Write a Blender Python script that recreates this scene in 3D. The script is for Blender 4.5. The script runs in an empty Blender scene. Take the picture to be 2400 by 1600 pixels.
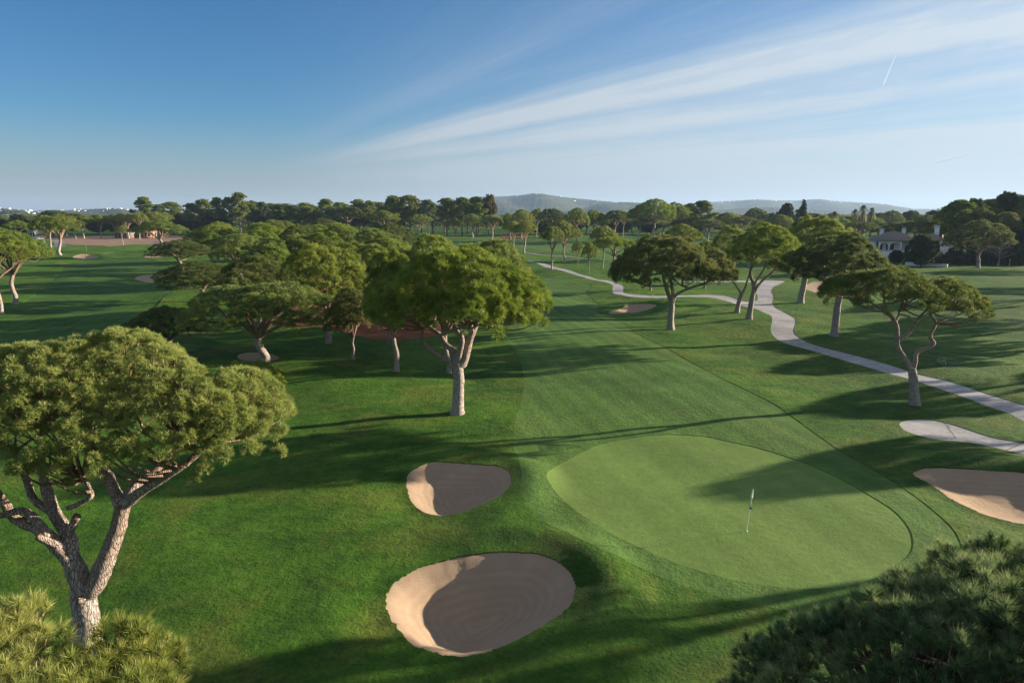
import bpy, math, random
import numpy as np
from mathutils import Vector
from mathutils.geometry import delaunay_2d_cdt

R = math.radians
scene = bpy.context.scene
col = scene.collection

# ------------------------------------------------------------------ camera, sky, sun, exposure
H_CAM = 15.2
PITCH = math.atan(300 / 1600)
cam = bpy.data.cameras.new('camera')
cam.lens = 24; cam.sensor_width = 36; cam.clip_start = 0.3; cam.clip_end = 60000
camo = bpy.data.objects.new('camera', cam); col.objects.link(camo)
camo.location = (0, 0, H_CAM); camo.rotation_euler = (math.pi / 2 - PITCH, 0, 0)
scene.camera = camo

SUN_EL, SUN_AZ = 11.0, 17.5           # azimuth: degrees from +X towards +Y
sd = Vector((math.cos(R(SUN_AZ)) * math.cos(R(SUN_EL)), math.sin(R(SUN_AZ)) * math.cos(R(SUN_EL)), math.sin(R(SUN_EL))))
sun = bpy.data.lights.new('sun', 'SUN'); sun.energy = 5.0; sun.angle = R(0.5); sun.color = (1.0, 0.84, 0.64)
suno = bpy.data.objects.new('sun', sun); col.objects.link(suno)
suno.rotation_euler = sd.to_track_quat('Z', 'Y').to_euler(); suno.location = (200, 60, 80)
scene.view_settings.view_transform = 'Standard'
scene.view_settings.look = 'None'
scene.view_settings.exposure = 1.38
scene.view_settings.gamma = 1.0
scene.cycles.use_denoising = True
scene.cycles.max_bounces = 6
scene.cycles.volume_bounces = 1
scene.cycles.transparent_max_bounces = 8
scene.cycles.sample_clamp_indirect = 4

CP, SP = math.cos(PITCH), math.sin(PITCH)
def ray(px, py):
    u = (px - 1200) / 1600; v = (800 - py) / 1600
    return (u, CP + v * SP, -SP + v * CP)
def P(px, py, Y):                      # the world point at forward distance Y
    d = ray(px, py); t = Y / d[1]
    return Vector((d[0] * t, Y, H_CAM + d[2] * t))
def G0(px, py, z=0.0):
    d = ray(px, py); t = (z - H_CAM) / min(d[2], -1e-4)
    return (d[0] * t, d[1] * t)
def mpp(Y, z=6.0):                     # metres per photograph pixel at a distance
    return (Y * CP + (H_CAM - z) * SP) / 1600

# ---- node helper
class NT:
    def __init__(s, tree): s.t = tree; s.t.nodes.clear()
    def n(s, kind, ins=None, **props):
        o = s.t.nodes.new(kind)
        for k, v in props.items(): setattr(o, k, v)
        for k, v in (ins or {}).items():
            sock = o.inputs[k]
            if isinstance(v, bpy.types.NodeSocket): s.t.links.new(v, sock)
            else: sock.default_value = v
        return o
    def math(s, op, a, b=0.0, c=0.0, clamp=False):
        o = s.n('ShaderNodeMath', {0: a, 1: b, 2: c}, operation=op); o.use_clamp = clamp; return o.outputs[0]
    def vmath(s, op, a, b=(0, 0, 0)):
        o = s.n('ShaderNodeVectorMath', {0: a, 1: b}, operation=op)
        return o.outputs['Value'] if op in ('DOT_PRODUCT', 'LENGTH') else o.outputs[0]
    def ramp(s, fac, stops, interp='LINEAR'):
        o = s.n('ShaderNodeValToRGB', {0: fac}); cr = o.color_ramp; cr.interpolation = interp
        while len(cr.elements) < len(stops): cr.elements.new(0.5)
        for e, (p, c) in zip(cr.elements, stops):
            e.position = p; e.color = (c, c, c, 1) if not hasattr(c, '__len__') else tuple(c) + (1,)
        return o.outputs[0]
    def mix(s, fac, a, b, mode='MIX'):
        o = s.n('ShaderNodeMix', data_type='RGBA', blend_type=mode)
        for k, v in ((0, fac), (6, a), (7, b)):
            if isinstance(v, bpy.types.NodeSocket): s.t.links.new(v, o.inputs[k])
            else: o.inputs[k].default_value = v if k == 0 else tuple(v) + (1,)
        return o.outputs[2]
    def noise(s, vec, scale, detail=3, rough=0.55, dist=0.0):
        return s.n('ShaderNodeTexNoise', {'Vector': vec, 'Scale': scale, 'Detail': detail, 'Roughness': rough, 'Distortion': dist}).outputs[0]
    def mapr(s, v, a, b, c=0.0, d=1.0):
        return s.n('ShaderNodeMapRange', {0: v, 1: a, 2: b, 3: c, 4: d}).outputs[0]

world = bpy.data.worlds.new('World'); scene.world = world; world.use_nodes = True
w = NT(world.node_tree)
sky = w.n('ShaderNodeTexSky', sky_type='NISHITA')
sky.sun_disc = False; sky.sun_elevation = R(SUN_EL); sky.sun_rotation = R(90 - SUN_AZ)
sky.air_density = 1.0; sky.dust_density = 0.12; sky.ozone_density = 5.0; sky.altitude = 20
D = w.n('ShaderNodeTexCoord').outputs['Generated']
# cirrus: long parallel veils that spread from a point low over the horizon
ax = Vector(ray(500, 428)).normalized()
e1 = Vector((0, 0, 1)).cross(ax).normalized() * -1      # to the right
e2 = e1.cross(ax).normalized()                          # upwards
if e2.z < 0: e2 = -e2
ca = w.vmath('DOT_PRODUCT', D, tuple(ax)); c1 = w.vmath('DOT_PRODUCT', D, tuple(e1)); c2 = w.vmath('DOT_PRODUCT', D, tuple(e2))
phi = w.math('ARCTAN2', c2, c1)
rad = w.math('ARCTAN2', w.math('POWER', w.math('ADD', w.math('MULTIPLY', c1, c1), w.math('MULTIPLY', c2, c2)), 0.5), ca)
pn = w.n('ShaderNodeCombineXYZ', {0: w.math('MULTIPLY', phi, 3.0), 1: w.math('MULTIPLY', rad, 1.2), 2: 0.3}).outputs[0]
wob = w.math('MULTIPLY', w.math('SUBTRACT', w.noise(pn, 2.4, 4, 0.6), 0.5), 0.045)
phd = w.math('ADD', phi, wob)
band = w.ramp(w.mapr(phd, R(-10), R(90)), [(0.0, 0.45), (0.09, 0.62), (0.12, 0.80), (0.150, 0.74), (0.174, 0.42), (0.190, 0.80),
      (0.203, 0.58), (0.212, 0.44), (0.226, 0.88), (0.244, 0.74), (0.275, 0.22), (0.31, 0.14), (0.36, 0.20), (0.42, 0.08), (0.6, 0.03), (1.0, 0.0)], 'LINEAR')
st = w.n('ShaderNodeCombineXYZ', {0: w.math('MULTIPLY', phi, 22.0), 1: w.math('MULTIPLY', rad, 1.1), 2: 0.0}).outputs[0]
fine = w.mapr(w.noise(st, 1.3, 8, 0.68, 0.6), 0.3, 0.72, 0.62, 1.22)
st2 = w.n('ShaderNodeCombineXYZ', {0: w.math('MULTIPLY', phi, 6.0), 1: w.math('MULTIPLY', rad, 2.2), 2: 4.0}).outputs[0]
broad = w.mapr(w.noise(st2, 1.3, 5, 0.6, 0.8), 0.3, 0.7, 0.76, 1.2)
fade = w.n('ShaderNodeMapRange', {0: rad, 1: 0.0, 2: 0.36}, interpolation_type='SMOOTHSTEP').outputs[0]
cov = w.math('MULTIPLY', w.math('MULTIPLY', band, fine), w.math('MULTIPLY', broad, fade), clamp=True)
cov = w.math('MULTIPLY', cov, 1.5, clamp=True)
sunside = w.mapr(w.vmath('DOT_PRODUCT', D, tuple(sd)), 0.0, 0.9, 0.85, 1.25)
ccol = w.n('ShaderNodeCombineColor', {0: w.math('MULTIPLY', sunside, 3.2), 1: w.math('MULTIPLY', sunside, 3.7), 2: w.math('MULTIPLY', sunside, 4.15)}).outputs[0]
skyc = w.n('ShaderNodeHueSaturation', {'Hue': 0.5, 'Saturation': 1.1, 'Value': 0.88, 'Color': sky.outputs[0]}).outputs[0]
mixc = w.mix(cov, skyc, (0, 0, 0)); w.t.links.new(ccol, mixc.node.inputs[7])
ele = w.n('ShaderNodeSeparateXYZ', {0: D}).outputs[2]
veil = w.n('ShaderNodeMapRange', {0: ele, 1: 0.0, 2: 0.13, 3: 0.85, 4: 0.0}, interpolation_type='SMOOTHSTEP').outputs[0]
sun2 = w.mapr(w.vmath('DOT_PRODUCT', D, tuple(sd)), 0.0, 0.8, 0.85, 1.6)
vcol = w.n('ShaderNodeCombineColor', {0: w.math('MULTIPLY', sun2, 2.2), 1: w.math('MULTIPLY', sun2, 2.65), 2: w.math('MULTIPLY', sun2, 3.05)}).outputs[0]
mixv = w.mix(veil, mixc, (0, 0, 0)); w.t.links.new(vcol, mixv.node.inputs[7])
# pale veil added overhead and behind, out of view, to make the fill less blue
over = w.n('ShaderNodeMapRange', {0: w.math('ADD', ele, w.math('MULTIPLY', w.n('ShaderNodeSeparateXYZ', {0: D}).outputs[1], -0.35)), 1: 0.10, 2: 0.62, 3: 0.0, 4: 0.55}, interpolation_type='SMOOTHSTEP').outputs[0]
mixv = w.mix(over, mixv, (2.5, 2.45, 2.4))
bg = w.n('ShaderNodeBackground', {0: mixv, 1: 0.064})
w.n('ShaderNodeOutputWorld', {0: bg.outputs[0]})

# ------------------------------------------------------------------ small helpers
def tag(o, label=None, cat=None, group=None, kind=None):
    for k, v in (('label', label), ('category', cat), ('group', group), ('kind', kind)):
        if v: o[k] = v
    return o
def link_mesh(name, me, parent=None, loc=(0, 0, 0)):
    o = bpy.data.objects.new(name, me); col.objects.link(o); o.location = loc
    if parent: o.parent = parent
    return o
def empty(name, loc=(0, 0, 0), rz=0.0):
    o = bpy.data.objects.new(name, None); col.objects.link(o); o.location = loc; o.rotation_euler = (0, 0, rz); o.empty_display_size = 0.5
    return o
def make_mesh(name, V, faces, mat=None, smooth=False, attrs=None):
    """V (n,3); faces: list of int arrays (m,3) / (m,4); attrs: {name: per-vertex floats}"""
    me = bpy.data.meshes.new(name)
    V = np.asarray(V, dtype=np.float32)
    me.vertices.add(len(V)); me.vertices.foreach_set('co', V.ravel())
    faces = [np.asarray(f, dtype=np.int32) for f in faces if len(f)]
    idx = np.concatenate([f.ravel() for f in faces]) if faces else np.zeros(0, np.int32)
    cnt = np.concatenate([np.full(len(f), f.shape[1], np.int32) for f in faces]) if faces else np.zeros(0, np.int32)
    me.loops.add(len(idx)); me.loops.foreach_set('vertex_index', idx)
    me.polygons.add(len(cnt))
    me.polygons.foreach_set('loop_start', np.concatenate([[0], np.cumsum(cnt)[:-1]]).astype(np.int32))
    if smooth: me.polygons.foreach_set('use_smooth', np.ones(len(cnt), bool))
    for k, a in (attrs or {}).items():
        at = me.attributes.new(k, 'FLOAT', 'POINT'); at.data.foreach_set('value', np.asarray(a, np.float32))
    if mat: me.materials.append(mat)
    me.update(calc_edges=True)
    return me
class MB:
    """collects boxes, prisms and tubes into one mesh"""
    def __init__(s): s.V = []; s.F = {3: [], 4: []}; s.n = 0; s.A = []
    def add(s, V, F, a=0.0):
        V = np.asarray(V, float); s.V.append(V)
        for f in F:
            f = np.asarray(f)
            if len(f): s.F[f.shape[1]].append(f + s.n)
        s.A.append(np.broadcast_to(np.asarray(a, float), (len(V),)).copy()); s.n += len(V)
    def box(s, c, size, rz=0.0):
        x, y, z = [k / 2 for k in size]
        V = np.array([(i * x, j * y, k * z) for i in (-1, 1) for j in (-1, 1) for k in (-1, 1)], float)
        ca_, sa_ = math.cos(rz), math.sin(rz)
        V = np.c_[V[:, 0] * ca_ - V[:, 1] * sa_, V[:, 0] * sa_ + V[:, 1] * ca_, V[:, 2]] + np.array(c)
        s.add(V, [np.array([(0, 1, 3, 2), (4, 6, 7, 5), (0, 4, 5, 1), (2, 3, 7, 6), (0, 2, 6, 4), (1, 5, 7, 3)])])
    def tube(s, pts, rad, sides=6, wob=0.0, rng=None, a=0.0, cap=True):
        pts = np.asarray(pts, float); n = len(pts); rad = np.broadcast_to(np.asarray(rad, float), (n,))
        T = np.gradient(pts, axis=0); T /= np.linalg.norm(T, axis=1)[:, None] + 1e-9
        ref = np.array((0.31, 0.83, 0.05)) if abs(T[:, 2]).mean() > 0.6 else np.array((0.05, 0.1, 1.0))
        U = np.cross(T, ref); U /= np.linalg.norm(U, axis=1)[:, None] + 1e-9; W = np.cross(T, U)
        th = np.linspace(0, 2 * math.pi, sides, endpoint=False)
        rr = rad[:, None] * np.ones((n, sides))
        if wob and rng is not None:
            prof = 1 + wob * rng.standard_normal(sides)[None, :] * 0.6
            rr = rr * (prof + wob * rng.standard_normal((n, sides)) * 0.6)
        V = pts[:, None, :] + rr[..., None] * (np.cos(th)[None, :, None] * U[:, None, :] + np.sin(th)[None, :, None] * W[:, None, :])
        V = V.reshape(-1, 3)
        i = np.arange(n - 1)[:, None] * sides; j = np.arange(sides)[None, :]; j2 = (j + 1) % sides
        F = np.stack([i + j, i + j2, i + sides + j2, i + sides + j], -1).reshape(-1, 4)
        fs = [F]
        aa = np.repeat(np.broadcast_to(np.asarray(a, float), (n,)), sides)
        if cap:
            V = np.r_[V, [pts[-1] + T[-1] * rad[-1] * 0.3]]; aa = np.r_[aa, aa[-1:]]
            k = (n - 1) * sides
            fs.append(np.array([(k + q, k + (q + 1) % sides, n * sides) for q in range(sides)]))
        s.add(V, fs, aa)
    def lathe(s, c, prof, sides=16):
        s.tube([(c[0], c[1], c[2] + z) for z, r in prof], [r for z, r in prof], sides)
    def mesh(s, name, mat, smooth=False):
        fs = [np.concatenate(s.F[k]) for k in (3, 4) if s.F[k]]
        return make_mesh(name, np.concatenate(s.V), fs, mat, smooth, {'tint': np.concatenate(s.A)})
    def obj(s, name, mat, parent=None, loc=(0, 0, 0), smooth=False):
        return link_mesh(name, s.mesh(name, mat, smooth), parent, loc)
def spline(pts, k=5):
    """Catmull-Rom through rows of any width"""
    p = np.asarray(pts, float)
    if len(p) < 3: 
        t = np.linspace(0, 1, k + 1)[:, None]; return p[0] * (1 - t) + p[-1] * t
    q = np.r_[[2 * p[0] - p[1]], p, [2 * p[-1] - p[-2]]]
    out = []
    for i in range(len(p) - 1):
        a, b, c, d = q[i:i + 4]
        for t in np.linspace(0, 1, k, endpoint=False):
            out.append(0.5 * (2 * b + (c - a) * t + (2 * a - 5 * b + 4 * c - d) * t * t + (3 * b - a - 3 * c + d) * t ** 3))
    out.append(p[-1]); return np.array(out)
def closed_spline(pts, k=4):
    p = np.asarray(pts, float); n = len(p); out = []
    for i in range(n):
        a, b, c, d = p[i - 1], p[i], p[(i + 1) % n], p[(i + 2) % n]
        for t in np.linspace(0, 1, k, endpoint=False):
            out.append(0.5 * (2 * b + (c - a) * t + (2 * a - 5 * b + 4 * c - d) * t * t + (3 * b - a - 3 * c + d) * t ** 3))
    return np.array(out)

# ------------------------------------------------------------------ materials
def new_mat(name):
    m = bpy.data.materials.new(name); m.use_nodes = True
    return m, NT(m.node_tree)
def finish(nt, color, rough=0.9, bump=None, bstr=0.5, bdist=0.05, spec=0.2, **kw):
    ins = {'Base Color': color, 'Roughness': rough, 'Specular IOR Level': spec}
    ins.update(kw)
    if bump is not None:
        ins['Normal'] = nt.n('ShaderNodeBump', {'Strength': bstr, 'Distance': bdist, 'Height': bump}).outputs[0]
    b = nt.n('ShaderNodeBsdfPrincipled', ins)
    nt.n('ShaderNodeOutputMaterial', {0: b.outputs[0]})
    return b
def grass_mat(name, dark, light, dry, dry_amt=0.45, fine=9.0, bstr=0.6, bdist=0.08, stripes=0.0, fres=0.0, kc_=0.5):
    m, nt = new_mat(name)
    pos = nt.n('ShaderNodeNewGeometry').outputs['Position']
    big = nt.noise(pos, 0.09, 4, 0.6, 0.4)
    mid = nt.noise(pos, 0.55, 4, 0.6)
    fin = nt.noise(pos, fine, 5, 0.72)
    fin2 = nt.noise(pos, fine * 0.28, 3, 0.6)
    c = nt.mix(nt.mapr(nt.math('ADD', nt.math('MULTIPLY', mid, 0.5), nt.math('MULTIPLY', big, 0.5)), 0.36, 0.62), dark, light)
    c = nt.mix(nt.mapr(nt.noise(pos, 0.045, 3, 0.6, 0.5), 0.50, 0.62, 0, 0.45), c, tuple(k * 0.62 for k in dark))
    dm = nt.math('MULTIPLY', nt.mapr(nt.noise(pos, 0.17, 5, 0.65, 0.8), 0.48, 0.70), dry_amt, clamp=True)
    c = nt.mix(dm, c, dry)
    k = nt.mapr(nt.math('ADD', nt.math('MULTIPLY', fin, 0.6), nt.math('MULTIPLY', fin2, 0.4)), 0.3, 0.7, 1 - kc_, 1 + kc_)
    if stripes:
        rot = nt.n('ShaderNodeMapping', {'Vector': pos, 'Rotation': (0, 0, R(-12))}).outputs[0]
        wv = nt.n('ShaderNodeTexWave', {'Vector': rot, 'Scale': 0.16, 'Distortion': 0.6, 'Detail': 2.0, 'Detail Scale': 0.4}).outputs[1]
        k = nt.math('MULTIPLY', k, nt.mapr(wv, 0.2, 0.8, 1 - stripes, 1 + stripes))
    kc = nt.n('ShaderNodeCombineColor', {0: k, 1: k, 2: k}).outputs[0]
    c2 = nt.mix(1.0, c, (1, 1, 1), 'MULTIPLY'); nt.t.links.new(kc, c2.node.inputs[7])
    h = nt.math('ADD', nt.math('MULTIPLY', fin, 1.0), nt.math('MULTIPLY', fin2, 1.3))
    finish(nt, c2, 0.85, h, bstr, bdist, 0.15, **({'Sheen Weight': fres, 'Sheen Roughness': 0.6, 'Sheen Tint': tuple(light) + (1,)} if fres else {}))
    return m
M = {}
M['rough'] = grass_mat('rough_grass', (0.029, 0.092, 0.007), (0.082, 0.200, 0.015), (0.155, 0.180, 0.030), 0.75, 6.0, 1.0, 0.26)
M['fairway'] = grass_mat('fairway_grass', (0.062, 0.135, 0.026), (0.098, 0.195, 0.038), (0.13, 0.185, 0.045), 0.5, 9.0, 0.8, 0.10, 0.09, kc_=0.32)
M['green'] = grass_mat('green_grass', (0.135, 0.225, 0.050), (0.172, 0.275, 0.065), (0.20, 0.26, 0.080), 0.30, 9.0, 0.4, 0.04, 0.035, kc_=0.2)
def sand_mat():
    m, nt = new_mat('bunker_sand')
    pos = nt.n('ShaderNodeNewGeometry').outputs['Position']
    d = nt.n('ShaderNodeAttribute', attribute_name='inset').outputs['Fac']
    nz = nt.noise(pos, 0.7, 3)
    dd = nt.math('ADD', nt.math('MULTIPLY', d, 15.0), nt.math('MULTIPLY', nz, 7.0))
    ring = nt.math('SINE', dd)
    ring = nt.math('MULTIPLY', ring, nt.mapr(d, 0.3, 0.9))
    grain = nt.noise(pos, 22.0, 4, 0.7)
    wide = nt.noise(pos, 0.9, 4, 0.6)
    c = nt.mix(nt.mapr(wide, 0.3, 0.7), (0.40, 0.30, 0.205), (0.475, 0.36, 0.25))
    c = nt.mix(nt.mapr(nt.math('ADD', nt.math('MULTIPLY', ring, 0.14), grain), 0.3, 0.75, 0.0, 0.6), c, (0.36, 0.25, 0.17))
    h = nt.math('ADD', nt.math('MULTIPLY', ring, 0.10), nt.math('MULTIPLY', grain, 1.0))
    finish(nt, c, 0.95, h, 0.7, 0.06, 0.1)
    return m
M['fairway_far'] = grass_mat('far_fairway_grass', (0.032, 0.088, 0.012), (0.068, 0.158, 0.020), (0.12, 0.16, 0.035), 0.5, 6.0, 0.8, 0.12, 0.06)
M['sand'] = sand_mat()
def soil_mat(name, a, b, c_, sc):
    m, nt = new_mat(name)
    pos = nt.n('ShaderNodeNewGeometry').outputs['Position']
    c = nt.mix(nt.mapr(nt.noise(pos, sc, 4, 0.7), 0.35, 0.65), a, b)
    c = nt.mix(nt.mapr(nt.noise(pos, sc * 0.12, 3), 0.5, 0.7), c, c_)
    finish(nt, c, 0.95, nt.noise(pos, sc * 1.6, 4, 0.7), 1.0, 0.12, 0.1)
    return m
M['straw'] = soil_mat('pine_straw', (0.13, 0.042, 0.022), (0.25, 0.090, 0.042), (0.27, 0.155, 0.105), 2.2)
M['soil'] = soil_mat('dry_soil', (0.25, 0.165, 0.125), (0.36, 0.25, 0.19), (0.30, 0.23, 0.17), 0.5)
def concrete_mat():
    m, nt = new_mat('path_concrete')
    pos = nt.n('ShaderNodeNewGeometry').outputs['Position']
    s_ = nt.n('ShaderNodeAttribute', attribute_name='along').outputs['Fac']
    c = nt.mix(nt.mapr(nt.noise(pos, 0.5, 5, 0.7, 0.6), 0.35, 0.65), (0.33, 0.325, 0.335), (0.44, 0.435, 0.45))
    c = nt.mix(nt.mapr(nt.noise(pos, 1.4, 4, 0.7, 1.5), 0.52, 0.60, 0, 0.75), c, (0.25, 0.24, 0.24))
    c = nt.mix(nt.mapr(nt.noise(pos, 0.16, 2, 0.5), 0.5, 0.6, 0, 0.4), c, (0.49, 0.485, 0.50))
    fr = nt.math('FRACT', nt.math('DIVIDE', s_, 3.6))
    jt = nt.math('ADD', nt.math('LESS_THAN', fr, 0.022), nt.math('GREATER_THAN', fr, 0.978))
    c = nt.mix(nt.math('MULTIPLY', jt, 0.75), c, (0.13, 0.12, 0.12))
    finish(nt, c, 0.85, nt.noise(pos, 9.0, 4, 0.7), 0.25, 0.02, 0.3)
    return m
M['concrete'] = concrete_mat()
def needle_mat(name, dark, mid, light, transl=0.38):
    m, nt = new_mat(name)
    t = nt.n('ShaderNodeAttribute', attribute_name='tint').outputs['Fac']
    oi = nt.n('ShaderNodeObjectInfo').outputs['Random']
    t2 = nt.math('ADD', t, nt.mapr(oi, 0, 1, -0.13, 0.13), clamp=True)
    c = nt.ramp(t2, [(0.0, dark), (0.5, mid), (1.0, light)])
    hs = nt.n('ShaderNodeHueSaturation', {'Hue': nt.mapr(nt.math('FRACT', nt.math('MULTIPLY', oi, 7.3)), 0, 1, 0.485, 0.508), 'Saturation': nt.mapr(nt.math('FRACT', nt.math('MULTIPLY', oi, 13.7)), 0, 1, 0.90, 1.06), 'Color': c}).outputs[0]
    b = nt.n('ShaderNodeBsdfPrincipled', {'Base Color': hs, 'Roughness': 0.55, 'Specular IOR Level': 0.3})
    tr = nt.n('ShaderNodeBsdfTranslucent', {'Color': hs})
    mx = nt.n('ShaderNodeMixShader', {0: transl, 1: b.outputs[0], 2: tr.outputs[0]})
    nt.n('ShaderNodeOutputMaterial', {0: mx.outputs[0]})
    return m
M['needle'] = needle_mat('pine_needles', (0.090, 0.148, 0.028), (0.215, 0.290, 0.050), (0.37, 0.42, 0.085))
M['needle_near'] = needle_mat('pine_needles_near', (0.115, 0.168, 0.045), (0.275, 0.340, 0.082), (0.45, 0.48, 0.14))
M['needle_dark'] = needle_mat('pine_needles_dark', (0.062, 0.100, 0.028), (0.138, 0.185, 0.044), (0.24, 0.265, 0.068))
M['needle_shade'] = needle_mat('pine_needles_shaded', (0.050, 0.098, 0.045), (0.135, 0.210, 0.085), (0.33, 0.40, 0.17))  # cooler, darker needle copy, shade put into its colour
M['leaf'] = needle_mat('broad_leaves', (0.035, 0.065, 0.026), (0.075, 0.110, 0.038), (0.14, 0.165, 0.055))
M['leaf_brown'] = needle_mat('dry_leaves', (0.10, 0.085, 0.03), (0.17, 0.13, 0.045), (0.24, 0.17, 0.06))
M['palm'] = needle_mat('palm_leaves', (0.045, 0.070, 0.025), (0.085, 0.115, 0.035), (0.14, 0.16, 0.06))
def bark_mat(name, lo, hi, crack, sc=1.0):
    m, nt = new_mat(name)
    obj = nt.n('ShaderNodeTexCoord').outputs['Object']
    mp = nt.n('ShaderNodeMapping', {'Vector': obj, 'Scale': (11.0 * sc, 11.0 * sc, 2.4 * sc)}).outputs[0]
    t = nt.n('ShaderNodeAttribute', attribute_name='tint').outputs['Fac']
    nz = nt.noise(mp, 1.2, 5, 0.7)
    wp = nt.n('ShaderNodeMix', {0: 0.25, 4: mp, 5: nt.n('ShaderNodeTexNoise', {'Vector': mp, 'Scale': 2.0}).outputs[1]}, data_type='VECTOR').outputs[1]
    vo = nt.n('ShaderNodeTexVoronoi', {'Vector': wp, 'Scale': 1.6}, feature='DISTANCE_TO_EDGE').outputs[0]
    edge = nt.mapr(vo, 0.0, 0.16)
    c = nt.mix(nt.mapr(nt.math('ADD', t, nt.math('MULTIPLY', nt.math('SUBTRACT', nz, 0.5), 0.9)), 0.1, 0.9), lo, hi)
    c = nt.mix(nt.mapr(nt.noise(obj, 2.3, 4, 0.7), 0.52, 0.68, 0, 0.55), c, crack)
    c = nt.mix(nt.math('MULTIPLY', nt.math('SUBTRACT', 1.0, edge), 0.6), c, crack)
    finish(nt, c, 0.9, nt.math('ADD', edge, nt.math('MULTIPLY', nz, 0.8)), 1.0, 0.06, 0.15)
    return m
M['bark'] = bark_mat('pine_bark', (0.55, 0.49, 0.45), (0.34, 0.225, 0.155), (0.16, 0.115, 0.09))
M['bark_dark'] = bark_mat('dark_bark', (0.20, 0.17, 0.15), (0.13, 0.095, 0.075), (0.05, 0.04, 0.035))
def plain(name, c, rough=0.7, var=0.12, sc=3.0, metal=0.0, spec=0.3):
    m, nt = new_mat(name)
    pos = nt.n('ShaderNodeNewGeometry').outputs['Position']
    cc = nt.mix(nt.noise(pos, sc, 4, 0.65), tuple(k * (1 - var) for k in c), tuple(min(1, k * (1 + var)) for k in c))
    finish(nt, cc, rough, None, spec=spec, Metallic=metal)
    return m
M['white_wall'] = plain('white_plaster', (0.84, 0.83, 0.82), 0.9, 0.05, 0.8)
M['roof_tile'] = plain('roof_tiles', (0.235, 0.195, 0.17), 0.9, 0.25, 2.5)
M['roof_pink'] = plain('pink_roof', (0.46, 0.27, 0.22), 0.9, 0.2, 2.0)
M['dark_glass'] = plain('window_glass', (0.02, 0.03, 0.035), 0.15, 0.1, 1.0, 0.0, 0.6)
M['teal_glass'] = plain('teal_glass', (0.02, 0.085, 0.075), 0.2, 0.2, 0.5, 0.0, 0.6)
M['hill_white'] = plain('far_white_walls', (0.80, 0.77, 0.73), 0.9, 0.05, 0.1)
M['hill_roof'] = plain('far_roofs', (0.42, 0.26, 0.20), 0.9, 0.1, 0.1)
M['flag_white'] = plain('white_flag_cloth', (0.88, 0.87, 0.83), 0.7, 0.02)
M['flag_blue'] = plain('blue_marker', (0.01, 0.10, 0.42), 0.5, 0.05)
M['pole'] = plain('flagstick_paint', (0.86, 0.85, 0.76), 0.4, 0.03)
M['rail'] = plain('green_metal', (0.16, 0.24, 0.17), 0.5, 0.15, 6.0)
M['candle'] = plain('new_shoots', (0.42, 0.36, 0.19), 0.7, 0.2, 20.0)
M['twig'] = plain('twig_bark', (0.22, 0.15, 0.11), 0.9, 0.25, 12.0)

# ------------------------------------------------------------------ ground plan (photograph pixels dropped onto the ground)
def undul(x, y):
    r = np.sqrt(x * x + y * y); k = np.clip((r - 5) / 60, 0.15, 1.0)
    z = 0.16 * np.sin(x * 0.21 + 0.06 * y + 0.7) + 0.13 * np.sin(y * 0.24 - 0.11 * x + 1.9) + 0.05 * np.sin(x * 0.71 + y * 0.43) 
    z2 = 0.55 * np.sin(x * 0.031 + 1.2) * np.sin(y * 0.027 + 0.4) * np.clip((r - 90) / 150, 0, 1)
    return z * k + z2
def Gi(px, py):
    z = 0.0
    for _ in range(4):
        x, y = G0(px, py, z); z = float(undul(np.array(x), np.array(y)))
    return x, y
def poly(pts, k=4, z=0.0):
    a = np.array([Gi(px, py) for px, py in pts]); return closed_spline(a, k)
jrng = np.random.default_rng(17)
def poly_b(pts, k, crest):
    a = np.array([Gi(px, py) for px, py in pts])
    for _ in range(4):
        c = a.mean(0); b = []
        for (px, py), (x, y) in zip(pts, a):
            dx, dy = x - c[0], y - c[1]; cosn = (dx * 0.93 + dy * 0.37) / (math.hypot(dx, dy) + 1e-6); wdir = min(1, max(0, 0.18 + 0.82 * cosn))
            z = float(undul(np.array(x), np.array(y))) + crest * wdir * 0.253 + 0.05 * wdir - 0.2 * min(1, max(0, 0.2 - cosn)) - 0.03
            b.append(G0(px, py, z))
        a = np.array(b)
    a = closed_spline(a, k + 3); return a + jrng.normal(0, 0.028, a.shape) * min(1.0, np.ptp(a[:, 0]) / 8)

PATH = poly([(1241, 611), (1297, 624), (1338, 634), (1379, 647), (1400, 654), (1425, 657), (1455, 666), (1463, 674), (1464, 686), (1506, 691),
  (1570, 692), (1655, 690), (1698, 693), (1732, 703), (1755, 706.5), (1773, 704), (1776, 698), (1773, 683), (1781, 671), (1776, 663), (1690, 661.5), (1600, 661), (1570, 660.5),
  (1572, 657.5), (1700, 657.6), (1783, 656.5), (1834, 658), (1838, 661), (1815, 671), (1809, 683), (1815, 696), (1811, 710), (1825, 725), (1851, 738), (1866, 751), (1861, 772),
  (1872, 789), (1910, 808), (1991, 829), (2080, 853), (2153, 876), (2233, 895), (2323, 925), (2400, 948), (2580, 1005), (2620, 1090), (2400, 987), (2369, 970), (2314, 951),
  (2250, 927), (2136, 889), (2080, 874), (1995, 849), (1902, 821), (1838, 803), (1815, 789), (1806, 772), (1810, 751), (1804, 738), (1774, 725), (1732, 715),
  (1698, 704), (1655, 696), (1570, 697.5), (1502, 697.5), (1455, 691), (1436, 685), (1436, 668), (1419, 661), (1379, 653), (1343, 642.5), (1302, 630.5), (1241, 613)], 3)
PATH2 = poly([(2108, 993.5), (2118, 986), (2147, 982), (2189, 984), (2230, 993), (2271, 1006), (2321, 1022.5), (2363, 1031), (2400, 1037), (2560, 1062), (2590, 1105),
  (2400, 1065), (2338, 1049.5), (2263, 1035), (2197, 1029), (2147, 1018), (2118, 1006)], 4)
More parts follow.
